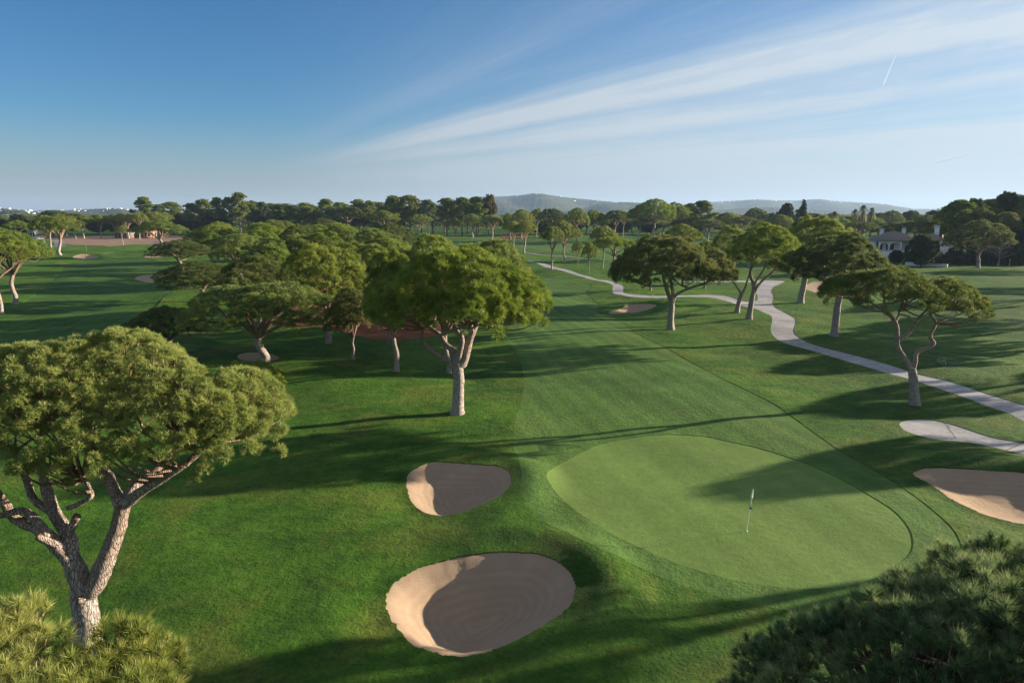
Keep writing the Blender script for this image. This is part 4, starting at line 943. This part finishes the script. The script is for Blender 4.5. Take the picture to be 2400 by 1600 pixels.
# the two pines at the path junction
hero('pine with leaning white trunk at the path junction, left one of the touching pair', (1727, 732), [(1731, 712, 0), (1739, 685, 0)],
  [[(1739, 690, 0, .24), (1749, 668, 0, .2), (1760, 630, .3, .14), (1765, 600, .5, .09)], [(1738, 690, 0, .18), (1724, 668, 0, .14), (1710, 648, 0, .12), (1699, 620, 0, .08)]],
  [(1712, 603, 44, 540, 0, 4.6)], 104, 0.38, 'needle', 1.0, 36, 9, 0.36, 0.025, 30)
hero('pine with thick white trunk at the path junction, right one of the touching pair', (1755, 748), [(1759, 720, 0), (1764, 692, 0)],
  [[(1764, 696, 0, .27), (1766, 668, 0, .24), (1758, 640, 0, .2), (1768, 612, 0, .12)], [(1765, 694, 0, .2), (1780, 665, 0, .17), (1808, 640, 0, .14), (1826, 620, 0, .09)], [(1766, 668, 0, .15), (1790, 630, -.6, .12), (1795, 610, -1, .08)]],
  [(1795, 612, 78, 537, 0, 6.0), (1842, 628, 34, 580, 0, 3.2)], 105, 0.42, 'needle', 1.0, 38, 9, 0.36, 0.025, 50)
hero('broad dense pine with leaning trunk right of the path bend', (1876, 710), [(1879, 690, 0), (1884, 668, 0), (1888, 645, 0)],
  [[(1888, 650, 0, .35), (1900, 625, .5, .22), (1930, 595, 1, .12)], [(1887, 652, 0, .3), (1870, 625, 0, .2), (1850, 600, 0, .12)], [(1888, 650, 0, .2), (1930, 650, -1, .17), (1965, 668, -1.4, .12)]],
  [(1912, 620, 90, 517, 1, 8.5), (1850, 635, 34, 590, 0, 4.0)], 106, 0.55, 'needle', 1.1, 40, 9, 0.40, 0.028, 40)
hero('dense dark-brown pine with straight white trunk, largest crown right of the path', (1955, 788), [(1959, 750, 0), (1963, 718, 0), (1968, 690, 0)],
  [[(1967, 698, 0, .3), (1990, 665, .5, .2), (2030, 630, 1, .12)], [(1967, 694, 0, .3), (1960, 660, .3, .2), (1950, 620, .4, .12)], [(1966, 690, 0, .22), (1945, 664, 0, .18), (1915, 650, 0, .14), (1880, 645, 0, .08)]],
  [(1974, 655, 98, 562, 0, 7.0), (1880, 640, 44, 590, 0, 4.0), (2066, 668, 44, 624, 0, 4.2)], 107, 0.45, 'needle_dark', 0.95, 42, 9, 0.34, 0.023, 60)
# the big left pine
hero('huge sunlit umbrella pine at the left with thick forked trunk and cut branch stubs', (205, 1534), [(202, 1450, 0), (197, 1410, 0), (195, 1382, 0)],
  [[(200, 1392, 0, .36), (225, 1365, 0, .33), (253, 1298, .1, .29), (275, 1242, .3, .27), (286, 1190, .4, .26), (290, 1178, .4, .22)],
   [(287, 1190, .4, .22), (268, 1150, .7, .20), (252, 1113, 1.0, .19), (226, 1057, 1.4, .15), (215, 1000, 1.8, .10)],
   [(289, 1184, .4, .20), (337, 1147, .2, .17), (393, 1113, .2, .15), (443, 1079, .3, .12), (500, 1030, .6, .07)],
   [(290, 1180, .4, .18), (322, 1133, .8, .16), (366, 1100, 1.2, .13), (420, 1040, 1.6, .08)],
   [(194, 1392, 0, .38), (184, 1354, -.1, .33), (163, 1309, -.2, .29), (135, 1281, -.3, .24), (92, 1240, -.4, .2), (34, 1214, -.5, .16), (0, 1163, -.4, .12), (-60, 1090, 0, .08)],
   [(165, 1312, -.2, .26), (163, 1259, 0, .23), (129, 1203, .3, .2), (107, 1135, .7, .17), (98, 1080, 1.1, .12), (100, 1000, 1.6, .08)],
   [(128, 1276, -.3, .17), (95, 1232, -.5, .15), (56, 1197, -.6, .12), (0, 1207, -.7, .10), (-50, 1200, -.8, .07)],
   [(158, 1262, 0, .15), (172, 1225, -.2, .12), (180, 1210, -.3, .14)],
   [(160, 1190, .2, .10), (180, 1182, 0, .09), (213, 1163, -.1, .09), (209, 1143, 0, .075), (191, 1113, .2, .07), (165, 1100, .5, .06), (150, 1085, .8, .04)],
   [(128, 1205, .3, .15), (80, 1170, .5, .13), (60, 1120, .9, .11), (30, 1060, 1.2, .07)],
   [(195, 1405, -.30, .13), (181, 1408, -.50, .11)], [(150, 1282, -.25, .14), (98, 1262, -.75, .12), (88, 1255, -.8, .11)]],
  [(205, 1030, 405, 796, 1.2, 4.0), (566, 1010, 110, 862, 1.7, 2.5)], 108, 0.44, 'needle_near', 0.44, 34, 17, 0.145, 0.0085, 260, crad=0.55, drop=0.03, inner=0.5, sd_=0.11,
  extra=[(480, 1100, 21, .9), (455, 1120, 21, .8), (520, 1060, 21.4, 1.0), (150, 1085, 20, .8), (60, 1085, 19.8, .9), (20, 1060, 20, 1.), (250, 1045, 19.8, .9), (340, 1050, 20, .9), (400, 1070, 20.3, .9), (110, 1060, 19.9, .9), (190, 1040, 19.8, .9), (300, 1075, 20, .7), (160, 1130, 20.6, .55)])

# pines right below the camera: bottom right and bottom left
def near_pine(label, trunk_xy, clumps, seed, mat, shoots_per=26, nb=46, crad=0.42, spill=None):
    """clumps: world points (x,y,z,r)"""
    rng = np.random.default_rng(seed); bx, by = trunk_xy; bz = gz(bx, by); B = np.array((bx, by, bz - 0.1))
    root = empty('umbrella_pine', tuple(B)); tag(root, label, 'umbrella pine')
    C = np.array([c[:3] for c in clumps]) - B; S = np.array([c[3] for c in clumps])
    top = C.mean(0); fork = np.array((0, 0, top[2] * 0.55))
    mb = MB(); trunk_tube(mb, spline([(0, 0, 0), (0.1, 0.05, fork[2] * .5), fork], 5), 0.36, 0.28, 12, 0.05, rng); mb.obj('trunk', M['bark'], root, smooth=True)
    mb = MB(); cc = C.mean(0)
    nl = 6; A_ = np.arctan2(C[:, 1] - cc[1], C[:, 0] - cc[0]); allp = []
    for i in range(nl):
        sel = C[np.argsort(abs((A_ - (-math.pi + 6.283 * (i + .5) / nl) + math.pi) % 6.283 - math.pi))[:max(3, len(C) // nl)]].mean(0) - (0, 0, 0.7)
        q = spline([fork, fork + (sel - fork) * (.45, .45, .4), sel], 6); mb.tube(q, np.linspace(0.2, 0.06, len(q)), 8, 0.06, rng, 0.7); allp.append(q)
    allp = np.concatenate(allp)
    N = C - (cc - (0, 0, 3.0)); N /= np.linalg.norm(N, axis=1)[:, None]
    for c, n_ in zip(C, N):
        a = allp[np.argmin(np.linalg.norm(allp - c, axis=1) + np.clip(allp[:, 2] - c[2], 0, 9) * 2)]
        mb.tube(spline([a, (a + c) / 2 - (0, 0, 0.15), c], 4), np.linspace(0.06, 0.02, 9), 5, 0.05, rng, 0.9)
    idx = np.repeat(np.arange(len(C)), shoots_per); m = len(idx)
    d = rng.standard_normal((m, 3)) + N[idx] * 0.9 + (0, 0, 0.25); d /= np.linalg.norm(d, axis=1)[:, None]
    r = crad * S[idx] * rng.uniform(0.6, 1.0, m); pos = C[idx] + d * r[:, None] * (1, 1, .85)
    for p_, i in zip(pos[::3], idx[::3]):
        mb.tube([C[i], (C[i] + p_) / 2 - (0, 0, .02), p_], [0.018, 0.013, 0.008], 4, 0, None, 1.0)
    mb.obj('branches', M['bark'], root, smooth=True)
    dirs = d + (0, 0, 0.75)
    tpl = tuft_templates(rng, 14, nb, 0.15, 0.0034, (0.08, 1.4), 0.05)
    ct = rng.normal(0.5, 0.16, len(C))
    V, t = scatter(rng, tpl, pos, dirs, rng.uniform(0.85, 1.3, m), ct[idx] + rng.normal(0, 0.14, m))
    t = t + np.tile([-0.22, -0.22, 0.22], len(t) // 3)  # dark needle sheaths plus shade inside the tufts, put into the tint
    mb = MB()
    for p_, q in list(zip(pos, dirs))[::4]:
        q = q / np.linalg.norm(q)
        if q[2] < 0.55: continue
        for _ in range(rng.integers(1, 4)):
            o_ = p_ + rng.normal(0, 0.02, 3); e = o_ + (q + rng.normal(0, .12, 3) + (0, 0, .4)) * rng.uniform(0.06, 0.12)
            mb.tube([o_, (o_ + e) / 2, e], [0.004, 0.0055, 0.003], 4)
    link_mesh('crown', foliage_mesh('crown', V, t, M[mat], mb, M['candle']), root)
    return root
rng = np.random.default_rng(77)
cl = []
def dome_near(cx, cy, cz, rx, ry, rz, sp, rng):
    n = int(math.pi * rx * ry * 1.9 / sp ** 2); i = np.arange(n) + .5; s = np.sqrt(i / n); th = i * 2.399963
    x = rx * s * np.cos(th); y = ry * s * np.sin(th); z = rz * np.sqrt(np.clip(1.0 - s ** 2, 0, 1))
    k = 0.28 * np.sin(1.7 * x + 1) * np.cos(1.5 * y) + rng.normal(0, 0.10, n)
    return [(cx + a, cy + b, cz + c + e, q) for a, b, c, e, q in zip(x, y, z, k, rng.uniform(0.75, 1.25, n))]
cl = dome_near(8.9, 7.6, 6.7, 6.3, 3.8, 3.7, 0.60, rng) + dome_near(8.9, 7.4, 6.0, 5.6, 3.4, 3.3, 0.85, rng) + dome_near(7.5, 5.6, 6.2, 4.2, 1.6, 1.8, 0.7, rng)
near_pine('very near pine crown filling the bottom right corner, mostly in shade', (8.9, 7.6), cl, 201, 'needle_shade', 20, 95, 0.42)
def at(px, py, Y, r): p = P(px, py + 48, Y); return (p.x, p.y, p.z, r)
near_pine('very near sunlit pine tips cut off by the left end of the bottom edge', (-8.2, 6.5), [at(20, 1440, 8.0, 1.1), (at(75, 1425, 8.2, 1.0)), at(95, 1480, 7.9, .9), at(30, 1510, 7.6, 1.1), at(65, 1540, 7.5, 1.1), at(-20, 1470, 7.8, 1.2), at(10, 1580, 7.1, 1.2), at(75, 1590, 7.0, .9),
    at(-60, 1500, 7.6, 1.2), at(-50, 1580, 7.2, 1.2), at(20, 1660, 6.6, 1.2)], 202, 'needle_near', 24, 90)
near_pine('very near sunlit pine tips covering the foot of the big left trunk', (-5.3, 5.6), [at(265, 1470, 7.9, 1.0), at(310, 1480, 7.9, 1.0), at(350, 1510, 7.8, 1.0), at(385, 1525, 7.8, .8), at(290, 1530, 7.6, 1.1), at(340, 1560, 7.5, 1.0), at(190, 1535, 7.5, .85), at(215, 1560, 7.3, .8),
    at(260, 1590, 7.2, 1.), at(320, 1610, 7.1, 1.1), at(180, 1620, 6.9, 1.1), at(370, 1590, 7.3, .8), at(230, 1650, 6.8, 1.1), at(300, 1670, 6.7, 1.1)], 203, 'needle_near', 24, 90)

# ------------------------------------------------------------------ golf flags
def flag(px, py, top_px, top_py, label, full=True):
    x, y = Gi(px, py); z = gz(x, y) - 0.045; root = empty('golf_flag', (x, y, z)); tag(root, label, 'golf flag')
    s = mpp(y, 1); hgt = 2.15 if full else 2.3; lean = np.array((0.20, 0.06, 0)) if full else np.zeros(3)
    rr_ = 0.013 if full else 0.03
    def q(t): return np.array((0, 0, 0.0)) + lean * t + np.array((0, 0, hgt * t))
    mb = MB(); mb.tube([q(t) for t in np.linspace(0, 1, 6)], rr_, 8); mb.obj('pole', M['pole'], root)
    # hanging white cloth: closed folded pennant around the pole
    mb = MB(); prof = [(1.0, 0.015), (0.95, 0.04), (0.88, 0.062), (0.81, 0.085), (0.785, 0.05), (0.765, 0.012)]
    V = []
    for t, r_ in prof:
        c = q(t); V += [c + (-r_ * 0.95, -0.02, 0), c + (-r_ * 0.3, -0.055 * r_ / .08, 0), c + (r_ * 0.5, -0.02, 0), c + (r_ * 0.6, 0.03, 0), c + (0, 0.02 + .03 * r_ / .08, 0), c + (-r_ * .7, 0.02, 0)]
    F = [[i * 6 + k, i * 6 + (k + 1) % 6, (i + 1) * 6 + (k + 1) % 6, (i + 1) * 6 + k] for i in range(5) for k in range(6)]
    sc_ = 1.0 if full else 1.0
    mb.add(V, [np.array(F)]); mb.obj('flag_cloth', M['flag_white'], root)
    if full:
        mb = MB(); a, b, c, d = q(.605), q(.535), q(.53) + (0.11, -0.02, -0.02), q(.60) + (.015, 0, 0)
        t_ = np.array((0, 0.02, 0)); V = [a - (0.02, 0, 0) - t_, b - (.03, 0, 0) - t_, c - t_, a - (0.02, 0, 0) + t_, b - (.03, 0, 0) + t_, c + t_]
        mb.add(V, [np.array([(0, 1, 2), (3, 5, 4)]), np.array([(0, 3, 4, 1), (1, 4, 5, 2), (2, 5, 3, 0)])]); mb.obj('position_marker', M['flag_blue'], root)
        mb = MB(); mb.tube([(0, 0, 0.004), (0, 0, 0.012)], [0.054, 0.054], 20); mb.obj('hole_rim', M['pole'], root)
flag(1750, 1242, 1757, 1145, 'white golf flag with small blue marker on the near putting green')
flag(203, 588, 201, 574, 'tiny distant golf flag on the far left green', False)
flag(2365, 626, 2365, 621, 'tiny distant golf flag near the wood on the right fairway', False)

# ------------------------------------------------------------------ green rail frame on the lawn
def rail_frame():
    cs = [Gi(2196, 849), Gi(2220, 847), Gi(2245, 857), Gi(2215, 859)]
    c = np.mean(cs, 0); z = gz(*c); root = empty('metal_frame', (c[0], c[1], z)); tag(root, 'low square frame of pale green metal rails on the grass beyond the cart path', 'metal frame')
    Q = [(a - c[0], b - c[1]) for a, b in cs]
    for i in range(4):
        a, b = Q[i], Q[(i + 1) % 4]
        for zz in (0.10, 0.34):
            mb = MB(); mb.tube([(a[0], a[1], zz), ((a[0] + b[0]) / 2, (a[1] + b[1]) / 2, zz), (b[0], b[1], zz)], 0.035, 6); mb.obj('rail', M['rail'], root)
        mb = MB(); mb.tube([(a[0], a[1], -0.1), (a[0], a[1], 0.2), (a[0], a[1], 0.40)], 0.04, 6); mb.obj('post', M['rail'], root)
rail_frame()

# ------------------------------------------------------------------ villa, low wall and far houses
def hip_roof(mb, x0, x1, y0, y1, z, h, ov=0.5, rid=0.5):
    x0 -= ov; x1 += ov; y0 -= ov; y1 += ov; m = (y0 + y1) / 2; k = (y1 - y0) / 2 * rid * 1.6
    V = [(x0, y0, z), (x1, y0, z), (x1, y1, z), (x0, y1, z), (x0 + k, m, z + h), (x1 - k, m, z + h), (x0, y0, z - .18), (x1, y0, z - .18), (x1, y1, z - .18), (x0, y1, z - .18)]
    mb.add(V, [np.array([(0, 4, 3), (1, 2, 5)]), np.array([(0, 1, 5, 4), (2, 3, 4, 5), (6, 7, 1, 0), (7, 8, 2, 1), (8, 9, 3, 2), (9, 6, 0, 3), (6, 9, 8, 7)])])
def chimney(x, y, z, root, h=2.0, s=0.8):
    mb = MB(); mb.box((x, y, z + h / 2), (s, s, h)); mb.box((x, y, z + h + 0.10), (s + .3, s + .3, 0.16))
    for dx in (-1, 1):
        for dy in (-1, 1): mb.box((x + dx * s * .35, y + dy * s * .35, z + h + .36), (.16, .16, .36))
    mb.box((x, y, z + h + .62), (s + .2, s + .2, 0.14)); mb.obj('chimney', M['white_wall'], root)
def villa():
    Y = 212.0; m = mpp(Y, 6); X = lambda px: (px - 1200) * m
    zf = P(1200, 589, Y).z; ze = P(1200, 565, Y).z; g = gz(X(2140), Y)
    root = empty('villa', (X(2062), Y, g)); tag(root, 'white villa with arched veranda, tiled roof and chimneys behind dark trees', 'house')
    X0 = X(2062); x = lambda px: X(px) - X0; zf -= g; ze -= g
    mb = MB(); L = x(2126)
    mb.box((L / 2, 5.5, ze / 2), (L, 5.0, ze)); mb.box((L / 2, 1.5, (zf - .1) / 2), (L + .4, 3.4, zf - .1))          # body and terrace plinth
    # veranda front with two arches
    px_ = [2062, 2085, 2113]; pw = 0.42
    edges_ = [x(p) for p in px_]
    zc = ze - 0.02
    for p in edges_: mb.box((p, 0.2, (zf + zc) / 2), (pw, 0.4, zc - zf))
    for a, b in zip(edges_[:-1], edges_[1:]):
        a += pw / 2; b -= pw / 2; n = 12; V = []; c = (a + b) / 2; hw = (b - a) / 2; spring = zf + (zc - zf) * 0.55; rise = (zc - zf) * 0.25
        for i in range(n + 1):
            t = -1 + 2 * i / n; xx = c + hw * t; zz = spring + rise * math.sqrt(max(0, 1 - t * t)); V += [(xx, 0.02, zz), (xx, 0.38, zz), (xx, 0.38, zc), (xx, 0.02, zc)]
        F = []
        for i in range(n):
            k = 4 * i; F += [(k, k + 4, k + 7, k + 3), (k + 1, k + 2, k + 6, k + 5), (k, k + 1, k + 5, k + 4), (k + 3, k + 7, k + 6, k + 2)]
        mb.add(V, [np.array(F)])
    mb.box((x(2208), 4.0, ze * 0.5), (x(2230) - x(2186), 7.0, ze)); mb.box((x(2160), 5.2, ze / 2), (x(2190) - x(2128), 4.4, ze))
    mb.obj('wall', M['white_wall'], root)
    mb = MB(); hip_roof(mb, 0.0, x(2150), 0.0, 8.0, ze + .19, 2.4); hip_roof(mb, x(2180), x(2222), 0.6, 7.4, ze + .22, 2.0); mb.obj('roof', M['roof_tile'], root)
    for a, b in ((x(2066), x(2081)), (x(2090), x(2108))):
        mb = MB(); mb.box(((a + b) / 2, 2.96, (zf + ze) / 2 - .1), (b - a, 0.08, (ze - zf) * .75)); mb.obj('window', M['dark_glass'], root)
    mb = MB(); mb.box((x(2200), 0.46, ze - 2.0), (1.2, 0.08, 1.3)); mb.obj('window', M['dark_glass'], root)
    chimney(x(2080), 4.0, ze + 1.0, root, 2.0); chimney(x(2211), 4.0, ze + 1.0, root, 3.0, 1.0); chimney(x(2141), 6.0, ze + 1.6, root, 1.6)
villa()
def low_wall():
    a, b = Gi(2122, 620.5), Gi(2220, 626); L = math.hypot(b[0] - a[0], b[1] - a[1]); root = empty('garden_wall', (a[0], a[1], gz(*a)), math.atan2(b[1] - a[1], b[0] - a[0]))
    tag(root, 'long low white garden wall at the foot of the hedge below the villa', 'wall')
    mb = MB(); mb.box((L / 2, 0, 0.35), (L, 0.3, 1.0)); mb.obj('wall_body', M['white_wall'], root); mb = MB(); mb.box((L / 2, 0, 0.90), (L + .1, 0.42, 0.1)); mb.obj('coping', M['white_wall'], root)
low_wall()
def house(px, py_base, py_eave, wpx, Y, label, roof='roof_tile', wall='white_wall', depth=8, glass=None, nwin=4, name='house'):
    m = mpp(Y, 5); x0 = (px - 1200) * m; g = gz(x0, Y); root = empty(name, (x0, Y, g)); tag(root, label, 'house')
    W = wpx * m; ze = P(1200, py_eave, Y).z - g
    mb = MB(); mb.box((W / 2, depth / 2, ze / 2), (W, depth, ze)); mb.obj('wall', M[wall], root)
    mb = MB(); hip_roof(mb, 0, W, 0, depth, ze + .19, 1.6, 0.6); mb.obj('roof', M[roof], root)
    for i in range(nwin):
        mb = MB(); w1 = W / nwin; mb.box((w1 * (i + .5), -0.03, ze - 1.55), (w1 * .72, 0.08, 2.1)); mb.obj('window', M[glass or 'dark_glass'], root)
house(268, 556, 544.5, 36, 425, 'left half of the low building beyond the brown soil, pale roof over teal glass', 'hill_roof', 'roof_tile', 8, 'teal_glass', 5)
house(306, 556, 544.0, 46, 432, 'long low building beyond the brown soil with pinkish roof and teal glass front', 'roof_pink', 'roof_pink', 9, 'teal_glass', 6)
house(68, 556, 543, 14, 400, 'small dark-roofed house behind the far left pines', 'roof_tile', 'white_wall', 7, None, 2)
house(742, 540, 521, 18, 520, 'white house glimpsed through the treeline under the lone spiky pine', 'hill_white', 'white_wall', 9, None, 2)
house(781, 540, 523, 18, 520, 'grey roofed house right of the white one in the treeline gap', 'roof_tile', 'white_wall', 9, None, 2)
house(2185, 570, 543, 24, 250, 'terracotta and white upper house behind the villa roof', 'roof_pink', 'white_wall', 7, None, 2)
# far houses on the left hills, one small mesh each
def hill_houses():
    rng = np.random.default_rng(5)
    def mesh_h(i, w_, d_, h_):
        mb = MB(); mb.box((0, 0, h_ / 2 - 2), (w_, d_, h_ + 4)); mb.box((w_ * .2, 0, h_ + 1.2), (w_ * .45, d_ * .7, 3.0))
        return mb.mesh('hill_house', M['hill_white'])
    ms = [mesh_h(i, *a) for i, a in enumerate([(12, 8, 4), (17, 9, 4), (9, 8, 5), (22, 9, 4)])]
    spots = [(0, 2, 38), (1, 4, 18), (0, 6, 22)]
    for hi_, n in ((0, 22), (1, 26), (2, 8), (5, 26)):
        pxs, rows, Vg = hill_fn[hi_]
        for k in range(n):
            cand = [c for c in range(len(pxs)) if (hi_ == 0 and -20 < pxs[c] < 135) or (hi_ == 1 and 60 < pxs[c] < 330) or (hi_ == 2 and 1180 < pxs[c] < 1400) or (hi_ == 5 and 1650 < pxs[c] < 2050)]
            j = cand[rng.integers(0, len(cand))]
            i = int(rng.integers(13, 25)) if hi_ < 2 else int(rng.integers(16, 25))
            v = Vg[i, j]; o = bpy.data.objects.new('hill_house', ms[rng.integers(0, 4)]); col.objects.link(o)
            sc_ = 0.6 if hi_ < 2 else 1.0
            o.location = tuple(v); o.rotation_euler = (0, 0, rng.uniform(0, 3.14)); o.scale = (sc_,) * 3
            where = {0: 'nearest hillside at the left edge', 1: 'long low hill on the left horizon', 2: 'big hill in the middle of the horizon', 5: 'long right-hand ridge on the horizon'}[hi_]
            tag(o, f'tiny white house among others on the {where}', 'house', f'white houses on the {where}')
hill_houses()
def mast(px, top, Y, label):
    b = P(px, 459, Y); t = P(px, top, Y); root = empty('radio_mast', (b.x, b.y, b.z - 6)); tag(root, label, 'mast', 'masts on the middle hill')
    h_ = t.z - b.z + 6; mb = MB(); mb.tube([(0, 0, 0), (0, 0, h_ * .5), (0, 0, h_)], [1.1, .8, .4], 5); mb.obj('mast_pole', M['rail'], root)
    mb = MB(); mb.lathe((0, 0, h_ * .55), [(0, .6), (.6, 2.2), (2.8, 2.2), (3.4, .6)], 8); mb.obj('antenna_drum', M['hill_white'], root)
mast(1250, 448, 5330, 'tallest thin radio mast on top of the middle hill'); mast(1256, 452, 5330, 'shorter radio mast just right of the tallest one on the middle hill')

# ------------------------------------------------------------------ distant woodland that reads as one mass
def woodland():
    rng = np.random.default_rng(9); C, N, S = [], [], []
    n = 3800
    px = rng.uniform(-250, 2650, n); Y = 520 * np.exp(rng.uniform(0, 1.35, n)); x = (px - 1200) * Y * CP / 1600
    h = rng.uniform(8, 13.5, n); r = rng.uniform(4, 7, n)
    tpl = tuft_templates(rng, 10, 10, 1.5, 0.26)
    per = 34; idx = np.repeat(np.arange(n), per); m = len(idx)
    d = rng.standard_normal((m, 3)); d[:, 2] = abs(d[:, 2]) - 0.3; d /= np.linalg.norm(d, axis=1)[:, None]
    pos = np.c_[x[idx] + d[:, 0] * r[idx], Y[idx] + d[:, 1] * r[idx], h[idx] - 3.6 + d[:, 2] * 3.6]
    ct = rng.normal(.4, .2, n); V, t = scatter(rng, tpl, pos, d + (0, 0, .4), rng.uniform(.8, 1.3, m), ct[idx] + rng.normal(0, .1, m))
    o = link_mesh('distant_woodland', foliage_mesh('distant_woodland', V, t, M['needle_dark'])); tag(o, 'distant belt of pine woodland between the golf course and the hills', 'woodland', kind='stuff')
woodland()

# ------------------------------------------------------------------ contrails
def cloud_mat():
    m, nt = new_mat('ice_crystals'); b = nt.n('ShaderNodeMixShader', {0: 0.5, 1: nt.n('ShaderNodeBsdfDiffuse', {0: (0.95, 0.95, 0.97, 1)}).outputs[0], 2: nt.n('ShaderNodeBsdfTranslucent', {0: (0.95, 0.95, 0.97, 1)}).outputs[0]}); tr = nt.n('ShaderNodeBsdfTransparent')
    nt.n('ShaderNodeOutputMaterial', {0: nt.n('ShaderNodeMixShader', {0: 0.22, 1: tr.outputs[0], 2: b.outputs[0]}).outputs[0]}); return m
M['ice'] = cloud_mat()
for a, b, label, rr_ in [((2099, 131), (2068, 205), 'short steep white vapour trail high in the right sky', 1.3), ((2294, 103), (2262, 124), 'small slanting vapour trail near the right edge of the sky', 1.0), ((2278, 362), (2190, 382), 'faint low vapour trail above the right-hand trees', 1.0)]:
    Yc = 16000; p, q = np.array(P(*a, Yc)), np.array(P(*b, Yc)); r_ = rr_ * Yc / 1600
    mb = MB(); ts = np.linspace(0, 1, 14); mb.tube([(q - p) * t for t in ts], [r_ * (0.35 + 0.65 * t) * (1 if t < .9 else (1 - t) * 8 + .1) for t in ts], 10)
    o = mb.obj('vapour_trail', M['ice'], None, tuple(p), True); tag(o, label, 'vapour trail', 'vapour trails in the right sky')

# ------------------------------------------------------------------ haze and valley mist
def volume(name, mb, color, dens, aniso=0.2):
    m, nt = new_mat(name); v = nt.n('ShaderNodeVolumePrincipled', {'Color': tuple(color) + (1,), 'Density': dens, 'Anisotropy': aniso})
    o_ = nt.n('ShaderNodeOutputMaterial'); nt.t.links.new(v.outputs[0], o_.inputs['Volume']); o = mb.obj(name, m); tag(o, kind='stuff'); return o
mb = MB(); mb.box((0, 4300, 95.0), (20000, 9400, 205.0)); volume('haze', mb, (0.48, 0.68, 1.0), 7.5e-5)
